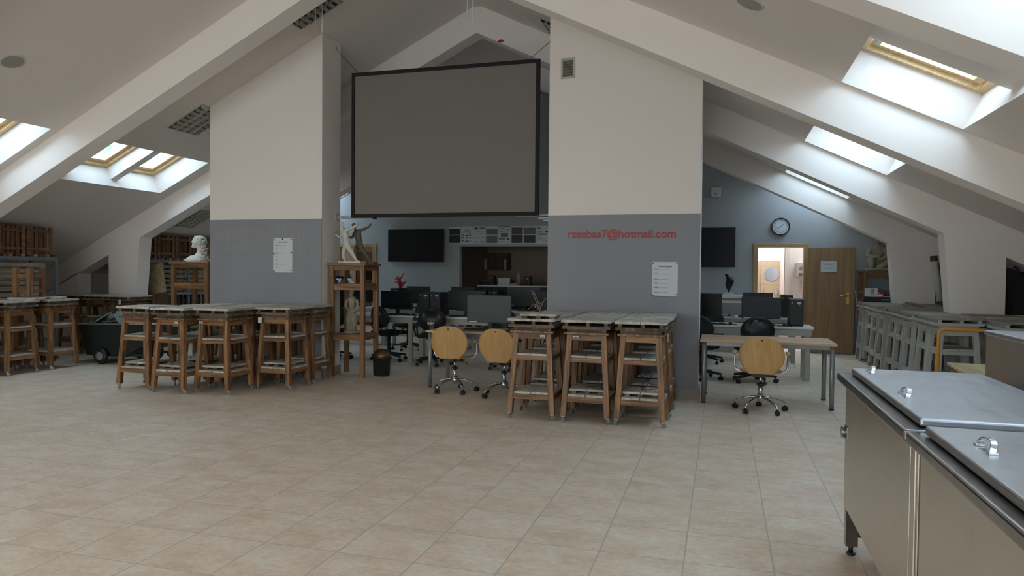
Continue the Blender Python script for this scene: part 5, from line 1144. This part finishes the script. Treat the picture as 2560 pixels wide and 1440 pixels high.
# small standing figure in the lobby
t = thing('standing_nude_statuette', 'small bronze-brown standing nude statuette on the lobby counter', 'sculpture', (-4.34, 15.12, 1.195))
J = dict(pelvis=(.005, 0, .165, .022), waist=(0, 0, .195, .018), chest=(-.004, 0, .230, .025), neck0=(0, 0, .255, .012), neck=(0, 0, .267, .010), shL=(-.028, 0, .246, .011), elL=(-.042, .004, .205, .008), wrL=(-.030, -.012, .175, .006), haL=(-.02, -.016, .17, .006),
         shR=(.028, 0, .246, .011), elR=(.044, 0, .212, .008), wrR=(.028, -.012, .235, .006), haR=(.015, -.015, .245, .006), hiL=(-.012, 0, .15, .018), thL=(-.015, 0, .12, .016), knL=(-.013, -.005, .085, .011), caL=(-.013, 0, .06, .010), anL=(-.012, 0, .03, .006), toL=(-.016, -.018, .024, .006),
         hiR=(.015, 0, .15, .018), thR=(.018, -.006, .12, .016), knR=(.026, -.010, .085, .011), caR=(.026, 0, .06, .010), anR=(.026, .004, .03, .006), toR=(.03, -.012, .024, .006))
body('figure', M['plasterold'], J, t, 2, 0, links=HUM)
hb = MB(); head(hb, (0, 0, .283), .016, (.2, -1, 0)); hb.build('head', M['plasterold'], t); b = MB(); b.box(-.045, .045, -.035, .035, 0, .022); b.build('plinth', M['cupboard'], t, .002)
# red spiky sculpture
t = thing('red_spiky_sculpture', 'glossy red spiky abstract sculpture on a computer case', 'sculpture', (-6.24, 13.08, 1.150)); b = MB()
K = [(0, 0, 0, .03), (-.005, 0, .07, .035), (-.02, 0, .13, .04), (-.035, 0, .19, .035), (.02, 0, .21, .02), (.055, 0, .27, .010), (.08, 0, .33, .003), (-.07, 0, .20, .02), (-.12, 0, .17, .006), (-.08, 0, .13, .018), (-.13, 0, .11, .004), (.04, 0, .10, .020), (.10, .02, .12, .012), (.13, .03, .125, .003), (.05, 0, .05, .012), (-.08, 0, .25, .004)]
skinned('sculpture', M['redpaint'], K, [(0, 1), (1, 2), (2, 3), (3, 4), (4, 5), (5, 6), (3, 7), (7, 8), (2, 9), (9, 10), (1, 11), (11, 12), (12, 13), (14, 12), (0, 14), (7, 15)], t, 1); b.bm.free()
# black torso-like sculpture
t = thing('black_torso_sculpture', 'black faceted torso-like sculpture on a small pale block', 'sculpture', (.13, 14.40, 1.095))
b = MB(); b.box(-.085, .085, -.05, .05, 0, .045); b.build('block', M['plaster'], t, .006)
skinned('torso', M['blackstone'], [(0, 0, .045, .018), (0, 0, .085, .022), (-.005, 0, .13, .05, .04), (.0, 0, .20, .085, .06), (.015, 0, .27, .095, .06), (.005, 0, .33, .07, .05), (-.05, 0, .38, .035), (-.06, 0, .41, .022), (.085, 0, .30, .03)], [(i, i+1) for i in range(7)]+[(4, 8)], t, 2, .03, .05)
# ------------------------------------------------------------------ waste bin
t = thing('waste_bin', 'small black waste bin with a bronze swing dome lid beside the tall stand', 'waste bin', (-4.655, 9.16, 0))
b = MB(); n = 32
def sq(r, z, k=.75): return [b.bm.verts.new((r*math.copysign(abs(math.cos(2*PI*j/n))**k, math.cos(2*PI*j/n)), r*.85*math.copysign(abs(math.sin(2*PI*j/n))**k, math.sin(2*PI*j/n)), z)) for j in range(n)]
R_ = [sq(.105, 0), sq(.112, .01), sq(.122, .24), sq(.136, .245), sq(.136, .275), sq(.128, .275)]
for A, B2 in zip(R_, R_[1:]):
    for j in range(n): b.bm.faces.new([A[j], A[(j+1) % n], B2[(j+1) % n], B2[j]]).smooth = True
b.bm.faces.new(R_[0][::-1]); b.bm.faces.new(R_[-1]); b.build('bucket', M['binblack'], t)
b = MB(); b.lathe([(.131, .276), (.126, .31), (.108, .345), (.075, .372), (.03, .386), (.002, .388)], n=32, sy=.85, cap=False); b.build('dome_lid', M['bronze'], t)
b = MB(); b.lathe([(.137, .262), (.142, .27), (.137, .279)], n=32, sy=.86, cap=False); b.build('rim', M['blackplastic'], t)
# ------------------------------------------------------------------ left side: racks, planks, crates
def rack(label, y0, y1, x0=-11.01, x1=-10.48, h=1.66):
    t = thing('storage_rack', label, 'rack', ((x0+x1)/2, (y0+y1)/2, 0)); w, d = (x1-x0)/2, (y1-y0)/2
    for sx in (-1, 1):
        for sy in (-1, 0, 1):
            b = MB(); b.box(sx*w-.018, sx*w+.018, sy*(d-.02)-.025, sy*(d-.02)+.025, 0, h); b.build('upright', M['rackgrey'], t)
    for z in (.35, 1.02, h):
        b = MB(); b.box(-w, w, -d, d, z-.03, z-.005); b.box(w-.02, w+.02, -d, d, z-.045, z+.01); b.build('shelf', M['rackgrey'], t)
    return t
rack('grey metal storage rack behind the far left stands', 5.9, 9.02); rack('grey metal storage rack behind the big left knee wall', 10.72, 13.28)
random.seed(12)
rowword = ['lowest', 'second', 'third', 'fourth', 'fifth', 'sixth', 'top']
def planks(y0, y1, n, rows, z0, where, x=-10.755, hgt=.078, gap=.092):
    w = (y1-y0)/n
    for r in range(rows):
        for k in range(n):
            ya, yb = y0+k*w+.008, y0+(k+1)*w-.008
            b = MB(); dx = random.uniform(-.01, .01); b.box(-.215+dx, .215+dx, -(yb-ya)/2, (yb-ya)/2, .012, hgt); b.box(-.2, .2, -(yb-ya)/2+.03, -(yb-ya)/2+.08, 0, .012); b.box(-.2, .2, (yb-ya)/2-.08, (yb-ya)/2-.03, 0, .012)
            tag(b.build('board_pack', M['plank'], loc=(x, (ya+yb)/2, z0+r*gap)), 'dusty board pack %s, %s layer, %s' % (where, rowword[r], ['nearest column', 'second column', 'third column', 'fourth column'][k]), 'board pack', 'dusty board packs '+where)
planks(6.1, 8.86, 3, 6, 1.035, 'on the left rack'); planks(11.35, 13.15, 3, 6, 1.035, 'on the rear rack', hgt=.07)
def crate_proto():
    t = thing('slatted_crate', 'c', 'crate'); L, Hh, D = .44, .44, .20
    for s in (-1, 1):
        for k in range(6):
            y = -L/2+.028+k*(L-.056)/5; q = 0 if s < 0 or k in (0, 5) else .03; b = MB(); b.box(s*(D/2-.012)-.012-q, s*(D/2-.012)+.012-q, y-(.026 if q else .028), y+(.026 if q else .028), 0, Hh); b.build('slat', M['batten' if q or s < 0 else 'battenY'], t)
    for z in (.06, Hh-.09):
        b = MB(); b.box(D/2-.028, D/2-.002, -L/2+.065, L/2-.065, z, z+.045); b.build('rail', M['battenY'], t)
        b = MB()
        for s in (-1, 1): b.box(-D/2+.024, D/2-.024, s*(L/2-.03)-.012, s*(L/2-.03)+.012, z, z+.045)
        b.build('side_rail', M['batten'], t)
    return t
cr = crate_proto()
for i, y in enumerate((8.74, 8.27, 7.80, 7.33, 6.86)):
    place(cr, -10.60, y, 0, 'slatted wooden crate on the left rack, '+['rightmost', 'second from right', 'third from right', 'fourth from right', 'fifth from right'][i], 'slatted crates on the left rack').location[2] = 1.71
for i, y in enumerate((10.96, 11.43, 11.90, 12.37, 12.84)):
    place(cr, -10.60, y, 0, 'slatted wooden crate on the rear rack behind the bust, '+['leftmost', 'second from left', 'middle', 'fourth from left', 'rightmost'][i], 'slatted crates on the rear rack').location[2] = 1.71
for (nm, y0, y1) in (('left', 6.4, 9.0), ('rear', 10.74, 13.2)):
    n = int((y1-y0)/.1)
    t = thing('batten_row', 'row of short batten ends under the crates on the %s rack' % nm, 'battens', (-10.61, (y0+y1)/2, 1.671), 0)
    for k in range(n): y = y0+(k+.5)*(y1-y0)/n-(y0+y1)/2; b = MB(); b.box(-.12, .15, y-.028, y+.028, 0, .038); b.build('batten', M['plank' if k % 2 else 'batten'], t)
b = MB(); b.beam((0, 0, 0), (-.16, 0, .50), .54, .015, (1, 0, 0)); o = b.build('plywood_sheet', M['ply'], loc=(-10.32, 11.08, 1.03)); tag(o, 'raw plywood sheet leaning on the rear rack behind the knee wall', 'plywood sheet')
b = MB(); b.beam((0, 0, .004), (-.10, 0, .55), .42, .015, (0, 1, 0)); bpy.data.objects.remove(o); o = b.build('plywood_sheet', M['ply'], loc=(-10.27, 10.95, 1.022)); o.rotation_euler[2] = 0; tag(o, 'raw plywood sheet leaning on the rear rack behind the knee wall', 'plywood sheet')
t = thing('timber_block', 'low timber block under the plywood sheet', 'block', (-10.28, 10.95, 0)); b = MB(); b.box(-.07, .07, -.2, .2, 0, 1.02); b.build('block', M['batten'], t)
# bent plywood seat shells standing on the lower shelf of the rear rack
for k in range(12):
    b = MB(); m_ = M['beech'] if k in (0, 1) else M['case']; y = 11.25+k*.13
    b.tube([(0, 0, 0), (.03, .0, .16), (-.01, 0, .32), (.04, 0, .48), (.02, 0, .60)], [.02, .024, .022, .024, .03], 8)
    tag(b.build('bent_chair_part', m_, loc=(-10.60, y, .36)), '%s bent chair part in the rear rack, number %s from left' % ('pale' if k < 2 else 'black', ['one', 'two', 'three', 'four', 'five', 'six', 'seven', 'eight', 'nine', 'ten', 'eleven', 'twelve'][k]), 'chair part', 'bent chair parts in the rear rack')
# round boards and the upturned stool on the far left stands
def disc_board(x, y, r, label, z=1.031):
    t = thing('round_board', label, 'round board', (x, y, z), 0, 'round boards on the far left stands'); b = MB(); b.lathe([(r-.004, 0), (r, .006), (r, .03), (r-.004, .036)], n=36); b.build('disc', M['clayX'], t)
    b = MB(); b.box(-r*.9, r*.9, -.002, .002, .036, .0375); b.build('seam', M['ink'], t); return t
disc_board(-9.70, 7.86, .235, 'round turning board under the upturned stool'); disc_board(-9.64, 8.27, .14, 'small round board with a wire, right of the upturned stool'); disc_board(-9.62, 6.98, .2, 'round board on the stand at the left picture edge')
armature(-9.64, 8.27, 1.069, 77, 'short dark wire on the small round board right of the stool', .09, 3, spread=.1)
t = thing('upturned_stool', 'small worn wooden stool standing upside down on a round board', 'stool', (-9.70, 7.90, 1.069), .12)
for sx in (-1, 1):
    for sy in (-1, 1):
        b = MB(); b.box(sx*.115-.037, sx*.115+.037, sy*.115-.032, sy*.115+.032, 0, .43); b.build('leg', M['batten'], t, .006)
for z in (.065, .285):
    for s in (-1, 1):
        b = MB(); b.box(-.083, .083, s*.115-.013, s*.115+.013, z, z+.045); b.build('rail', M['pineX'], t, .003); b = MB(); b.box(s*.115-.013, s*.115+.013, -.083, .083, z, z+.045); b.build('rail', M['pineY'], t, .003)
# green cart full of board scraps
t = thing('green_cart', 'dark green two-wheeled cart full of board scraps', 'cart', (-8.92, 9.12, 0))
rim = [(-.86, .62), (.92, .68)]; P0 = [(-.84, .60), (-.72, .12), (.02, .12), (.42, .32), (.90, .66)]
b = MB(); y0, y1, th = -.36, .36, .012
def loft(mb, off, ytaper=.05):
    V = []
    for (x, z) in P0:
        f = 1-(.68-z)*.25; V.append((mb.bm.verts.new((x, (y0+off)*f, z)), mb.bm.verts.new((x, (y1-off)*f, z))))
    return V
V = loft(b, 0); Vi = loft(b, .02)
b.bm.faces.new([v[0] for v in V]); b.bm.faces.new([v[1] for v in V][::-1])
for A, B2 in zip(V, V[1:]): b.bm.faces.new([A[0], A[1], B2[1], B2[0]])
b.bm.faces.new([Vi[k][0] for k in range(5)][::-1]); b.bm.faces.new([Vi[k][1] for k in range(5)])
b.build('tub', M['cartgreen'], t)
b = MB(); b.tube([(-.85, -.355, .605), (.91, -.365, .665), (.91, .365, .665), (-.85, .355, .605)], .014, 8, closed=True); b.build('rim', M['alu'], t)
b = MB(); b.box(-.70, .50, -.28, -.25, .13, .17); b.box(-.70, .50, .25, .28, .13, .17); b.beam((.3, -.26, .16), (.45, -.26, 0.02), .03, .03); b.beam((.3, .26, .16), (.45, .26, .02), .03, .03); b.build('frame', M['cartgreen'], t)
for (x, y) in ((-.36, -.385), (-.36, .385), (-.02, .40)):
    b = MB(); b.tube([(x+(.09)*math.cos(q), y, .13+.09*math.sin(q)) for q in [2*PI*j/24 for j in range(24)]], .038, 10, closed=True); wh = b.build('tyre', M['binblack'], t)
    b = MB(); b.disc((x, y, .13), .075, (0, 1, 0), .05, 24); b.cyl((x, y-.05, .125), (x, y+.05, .125), .018, n=12); b.build('hub', M['rubber'] if y < 0 else M['blackplastic'], wh)
b = MB(); b.tube([(.88, -.30, .64), (1.15, -.30, .62), (1.22, -.25, .62), (1.22, .25, .62), (1.15, .30, .62), (.88, .30, .64)], .014, 8); b.build('push_handle', M['teal'], t)
random.seed(31)
SC = [('teal', -.62, -.12, .62, .34, .25, -.35, 'wide teal board lying flat at the cart front'), ('teal', -.12, -.16, .66, .34, .16, .5, 'teal board tilted in the middle of the cart'), ('case', -.33, .02, .74, .32, .16, .25, 'black board sticking up highest in the cart'),
      ('ply', .12, -.15, .65, .36, .15, .55, 'pale board slanting down in the cart'), ('claydark', .30, .02, .70, .38, .10, .4, 'brown board at the right of the heap'), ('ply', -.05, .16, .78, .36, .05, .3, 'thin pale strip on top of the heap'),
      ('plank', -.68, .1, .66, .3, .2, -.1, 'dusty board at the left end of the cart'), ('case', .36, .15, .67, .3, .2, .45, 'black board at the right end of the cart'), ('claydark', -.5, .2, .70, .4, .12, .1, 'brown board behind the teal ones'), ('plank', .05, .22, .68, .3, .2, -.2, 'dusty board deep in the cart')]
for i, (m_, x, y, z, w_, h_, a, s) in enumerate(SC):
    b = MB(); b.box(-w_*.6, w_*.6, -h_*.6, h_*.6, -.009, .009); o = b.build('scrap_board', M[m_], loc=(-8.92+x, 9.10+y, z+.05), bevel=.002); o.rotation_euler = (.55, a, random.uniform(-.5, .5)); tag(o, s, 'scrap board', 'board scraps in the green cart')
t = thing('scrap_bedding', 'jumble of dark offcuts filling the green cart', 'offcuts', (-8.92, 9.12, 0)); t['kind'] = 'stuff'; bpy.data.objects.remove(t)
b = MB()
for k in range(60):
    x = random.uniform(-.68, .5); y = random.uniform(-.24, .24); z = random.uniform(.30, .60) if x > -.5 else random.uniform(.45, .58)
    z = max(z, .3+max(0, x-.2)*.9); m4 = Matrix.Translation((x, y, z)) @ Matrix.Rotation(random.uniform(-1, 1), 4, (random.random(), random.random(), random.random()+.1)); c0 = len(b.bm.verts)
    b.box(-.10, .10, -.05, .05, -.008, .008); bmesh.ops.transform(b.bm, matrix=m4, verts=b.bm.verts[:][c0:] if False else list(b.bm.verts)[c0:])
o = b.build('offcuts', M['claydark'], loc=(-8.92, 9.12, 0)); tag(o, 'jumble of small brown offcuts filling the green cart', 'offcuts', None, 'stuff')
# clutter behind the left block: coloured rods and a teal board
t = thing('leaning_teal_board', 'long teal board leaning behind the left block of stands', 'board', (-7.75, 9.25, 0)); b = MB(); b.beam((-.3, 0, .01), (.32, .1, .66), .09, .02, (0, 1, 0)); b.build('board', M['teal'], t)
# ------------------------------------------------------------------ right side
b = MB(); b.box(-.095, .095, -.07, .07, 0, .15); o = b.build('white_box', M['white'], loc=(2.53, 13.78, 1.123), bevel=.003); tag(o, 'white carton with red marks on the dark case by the door', 'box')
b = MB()
for k in range(4): b.box(-.02+.0*k, .04, -.0715, -.07, .025+k*.03, .038+k*.03)
b.build('red_mark', M['redpaint'], o)
t = thing('red_white_tub', 'small white tub with red top beside the white carton', 'tub', (2.66, 13.72, 1.123)); b = MB(); b.lathe([(.045, 0), (.05, .045)], n=20); b.build('tub', M['white'], t); b = MB(); b.lathe([(.05, .045), (.046, .06), (.03, .085), (.0, .09)], n=20, cap=False); b.build('red_top', M['redpaint'], t)
t = thing('black_case', 'flat black case lying on the last grey stand by the door', 'case', (2.72, 13.80, 1.033)); b = MB(); b.box(-.33, .33, -.14, .14, 0, .09); b.build('case', M['case'], t, .008); b = MB(); b.box(-.05, .07, -.147, -.14, .03, .05); b.build('grip', M['alu'], t)
b = MB(); pts = [(.0, 0, 0)]; b.box(-.30, .12, -.10, .09, 0, .002); tag(b.build('paper_sheet', M['paper'], loc=(2.80, 13.80, 1.124)), 'white sheet lying on the black case', 'paper')
b = MB(); b.tube([(0, -.20, .045), (0, -.02, .045)], .045, 24); o = b.build('paper_roll', M['paper'], loc=(2.86, 13.60, 1.033)); tag(o, 'rolled white paper seen end-on beside the black case', 'paper roll'); bb = MB(); bb.disc((0, -.2015, .045), .034, (0, 1, 0), .002, 20); bb.build('painted_hollow_shade', M['ink'], o)  # flat black disc paints the shade inside the roll
b = MB(); b.beam((0, 0, 0), (-.12, .12, .80), .10, .10, w2=.10, h2=.10); bpy.data.meshes.remove(bpy.data.meshes.new('x')); b.bm.free()
t = thing('cardboard_tube', 'tall cardboard tube with a brown end, leaning in the eave corner', 'tube', (3.45, 13.18, 1.04)); b = MB(); b.cyl((0, 0, .045), (-.09, .04, .70), .05, .05, n=24); b.build('tube', M['plaster'], t); b = MB(); b.cyl((-.09, .04, .70), (-.10, .045, .79), .053, .053, n=24); b.build('end_cap', M['batten'], t)
t = thing('thin_laths', 'two thin laths lying on the grey stands under the eave', 'laths', (2.96, 12.55, 1.033)); b = MB(); b.beam((-.07, -.62, .012), (.0, .62, .012), .035, .02); b.build('lath', M['pineY'], t); b = MB(); b.beam((.0, -.60, .012), (.06, .60, .012), .03, .02); b.build('lath', M['ply'], t)
b = MB(); b.tube([(.03*math.cos(q), .0, .032+.03*math.sin(q)) for q in [2*PI*j/14 for j in range(14)]], .003, 6, closed=True); tag(b.build('wire_ring', M['darkwire'], loc=(2.66, 11.9, 1.033)), 'small dark wire ring standing on a grey stand', 'wire ring')
b = MB(); b.tube([(0, 0, .015), (.0, .02, .55), (-.06, .10, 1.22)], .009, 8); tag(b.build('grey_rod', M['alu'], loc=(2.42, 14.18, 0)), 'thin grey rod leaning beside the open door', 'rod')
# yellow platform trolley
t = thing('platform_trolley', 'platform trolley with a yellow tubular push handle', 'trolley', (2.49, 8.63, 0), -.03)
b = MB(); b.tube([(-.235, 0, .16), (-.235, 0, .86), (-.225, 0, .905), (-.185, 0, .93), (.185, 0, .93), (.225, 0, .905), (.235, 0, .86), (.235, 0, .16)], .017, 12); b.build('push_handle', M['yellow'], t)
b = MB(); b.box(-.26, .26, -.50, .04, .14, .17); b.build('platform', M['ply'], t, .004)
for sx in (-1, 1):
    for y in (-.42, -.04):
        b = MB(); b.cyl((sx*.19-.02, y, .055), (sx*.19+.02, y, .055), .055, n=20); b.box(sx*.19-.03, sx*.19+.03, y-.025, y+.025, .10, .14); b.build('wheel', M['rubber'], t)
# plywood-topped bench behind the steel cabinets
t = thing('plywood_bench', 'wooden bench with a raw plywood top behind the steel cabinets', 'bench', (1.98, 5.72, 0), -.09)
b = MB(); b.box(-.36, .36, -.34, .34, .832, .85); b.build('top', M['ply'], t)
for sx in (-1, 1):
    for sy in (-1, 1): b = MB(); b.box(sx*.31-.03, sx*.31+.03, sy*.29-.03, sy*.29+.03, 0, .80); b.build('leg', M['pineZ'], t, .003)
b = MB(); b.box(-.33, .33, -.31, -.285, .77, .832); b.box(-.33, .33, .285, .31, .77, .832); b.box(-.33, -.305, -.31, .31, .77, .832); b.box(.305, .33, -.31, .31, .77, .832); b.build('apron', M['pineX'], t)
# steel cabinets with lids
def cabinet(label, y0, y1, handles, lidx0=.672, first=False):
    x0, x1, h = .66, 1.30, .935; D = (y1-y0)
    t = thing('steel_cabinet', label, 'steel cabinet', ((x0+x1)/2, (y0+y1)/2, 0), 0, 'stainless steel clay cabinets'); w, d = (x1-x0)/2, D/2
    b = MB(); b.box(-w, w, -d+.012, d-.012, .25, h); b.build('body', M['steel'], t, .002)
    for sx in (-1, 1):
        for sy in (-1, 1):
            b = MB(); k = .03; cx_, cy_ = sx*(w-k), sy*(d-.012-k); b.box(cx_-k, cx_+k, cy_-k, cy_+k, .05, .25); l = b.build('leg', M['steelrim'], t); b = MB(); b.cyl((cx_, cy_, 0), (cx_, cy_, .012), .024, n=14); b.cyl((cx_, cy_, .012), (cx_, cy_, .05), .012, n=10); b.build('foot', M['blackplastic'], l)
    b = MB(); b.box(-w+.01, w-.01, d-.06, d-.035, .10, .25) ; b.build('rear_rail', M['case'], t)
    # door and post lines on the front face
    b = MB(); b.box(-w-.006, -w, -d+.10, d-.02, .258, h-.02); dr = b.build('front_panel', M['steel'], t, .002)
    b = MB(); b.box(-w-.007, -w, -d+.03, -d+.085, .25, h-.01); b.build('corner_post', M['steel'], t, .003)
    b = MB(); b.box(-w-.05, w+.03, -d+.003, d-.003, h, h+.043); b.build('rim', M['steelrim'], t, .010, seg=3)
    b = MB(); b.box(lidx0-(x0+x1)/2, w-.02, -d+.055, d-.055, h+.046, h+.076); ld_ = b.build('lid', M['steeltop'], t, .009, seg=3)
    for yy in handles:
        b = MB(); pts = []
        for k in range(11): a = PI*k/10; pts.append((.735-(x0+x1)/2+.012*math.sin(a), yy-(y0+y1)/2+.055*math.cos(a), h+.079+.030*math.sin(a)**.6))
        for p_, q_ in zip(pts, pts[1:]): b.beam(p_, q_, .004, .018, (1, 0, 0))
        for p_ in (pts[0], pts[-1]): b.box(p_[0]-.012, p_[0]+.012, p_[1]-.012, p_[1]+.012, h+.0755, h+.0815)
        b.build('handle', M['chrome'], ld_, .0015)
    if first:
        b = MB(); b.cyl((-w-.006, d-.035, .66), (-w-.028, d-.035, .66), .030, n=22); b.box(-w-.012, -w-.004, d-.11, d-.03, .625, .70); b.build('latch', M['steelrim'], t, .003)
    return t
cabinet('stainless steel cabinet with a two-handled lid, the farther one', 2.715, 4.20, (3.98, 3.27), first=True)
cabinet('stainless steel cabinet with a lid, cut by the bottom right picture corner', 1.21, 2.695, (2.33, 1.6), lidx0=.655)
t = thing('steel_tank', 'brown-grey stainless steel tank rising behind the steel cabinets', 'steel tank', (1.72, 3.66, 0)); b = MB(); b.box(-.35, .35, -.72, .72, .12, 1.195); b.build('body', M['steel'], t, .004); b = MB(); b.box(-.36, .36, -.73, .73, 1.195, 1.218); b.build('lid', M['steeltop'], t, .006)
for sx in (-1, 1):
    for sy in (-1, 1): b = MB(); b.cyl((sx*.30, sy*.66, 0), (sx*.30, sy*.66, .12), .02, n=12); b.build('leg', M['steelrim'], t)
# small monitor hanging in the passage of the right knee wall
t = thing('hanging_monitor', 'small black monitor hanging tilted in the knee wall passage', 'monitor', (3.60, 10.41, 1.43), .15)
b = MB(); b.box(-.19, .19, -.02, .03, -.115, .115); o = b.build('housing', M['blackplastic'], t, .004); o.rotation_euler = (.0, .42, 0); b2 = MB(); b2.box(.03, .10, -.022, -.02, .06, .085); b2.build('label_sticker', M['white'], o)
b = MB(); b.tube([(0, .03, .05), (.02, .06, .17), (-.02, .08, .20)], .018, 8); b.build('arm', M['blackplastic'], t)
b = MB(); b.tube([(-.12, 0, .0), (.0, 0, -.01), (.2, .0, -.08), (.4, 0, -.17)], .03, 12); tag(b.build('black_roll', M['blackmat'], loc=(3.56, 10.66, 1.60)), 'thick black roll above the hanging monitor in the passage', 'roll')
b = MB(); n = 14
for k in range(n): pass
A = [b.bm.verts.new((3.48+i*.07, 10.63+.02*math.sin(i*1.7), 1.62-i*.035)) for i in range(16)]; B2 = [b.bm.verts.new((3.44+i*.07, 10.63+.03*math.sin(i*1.7+1), .0)) for i in range(16)]
for i in range(15): b.bm.faces.new([A[i], A[i+1], B2[i+1], B2[i]])
o = b.build('dark_drape', M['cloth']); sd = o.modifiers.new('t', 'SOLIDIFY'); sd.thickness = .004; tag(o, 'dark grey drape hanging in the right knee wall passage', 'drape')
# leafy trees outside the left roof windows
def tree(x, y, z0, r, label, seed):
    rnd = random.Random(seed); t = thing('tree', label, 'tree', (x, y, -6), 0, 'trees outside the left roof windows')
    b = MB(); b.cyl((0, 0, 0), (0, 0, z0+6), .18, .08, n=10); b.build('trunk', M['batten'], t)
    b = MB()
    for k in range(900):
        a, e, q = rnd.uniform(0, 2*PI), rnd.uniform(-1, 1), r*rnd.uniform(.35, 1)**.5; c = Vector((q*math.cos(a)*math.sqrt(1-e*e), q*math.sin(a)*math.sqrt(1-e*e), z0+6+q*e*.9))
        u = Vector((rnd.uniform(-1, 1), rnd.uniform(-1, 1), rnd.uniform(-1, 1))).normalized()*rnd.uniform(.12, .3); v = u.cross(Vector((rnd.uniform(-1, 1), rnd.uniform(-1, 1), rnd.uniform(-1, 1)))).normalized()*rnd.uniform(.08, .2)
        b.bm.faces.new([b.bm.verts.new(c-u), b.bm.verts.new(c+v), b.bm.verts.new(c+u), b.bm.verts.new(c-v)])
    b.build('crown', M['leafgreen'], t)
tree(-15.6, 14.2, 5.4, 2.2, 'leafy tree seen through the farther left roof windows', 5); tree(-15.2, 9.3, 5.2, 2.2, 'leafy tree seen through the nearer left roof window', 6)
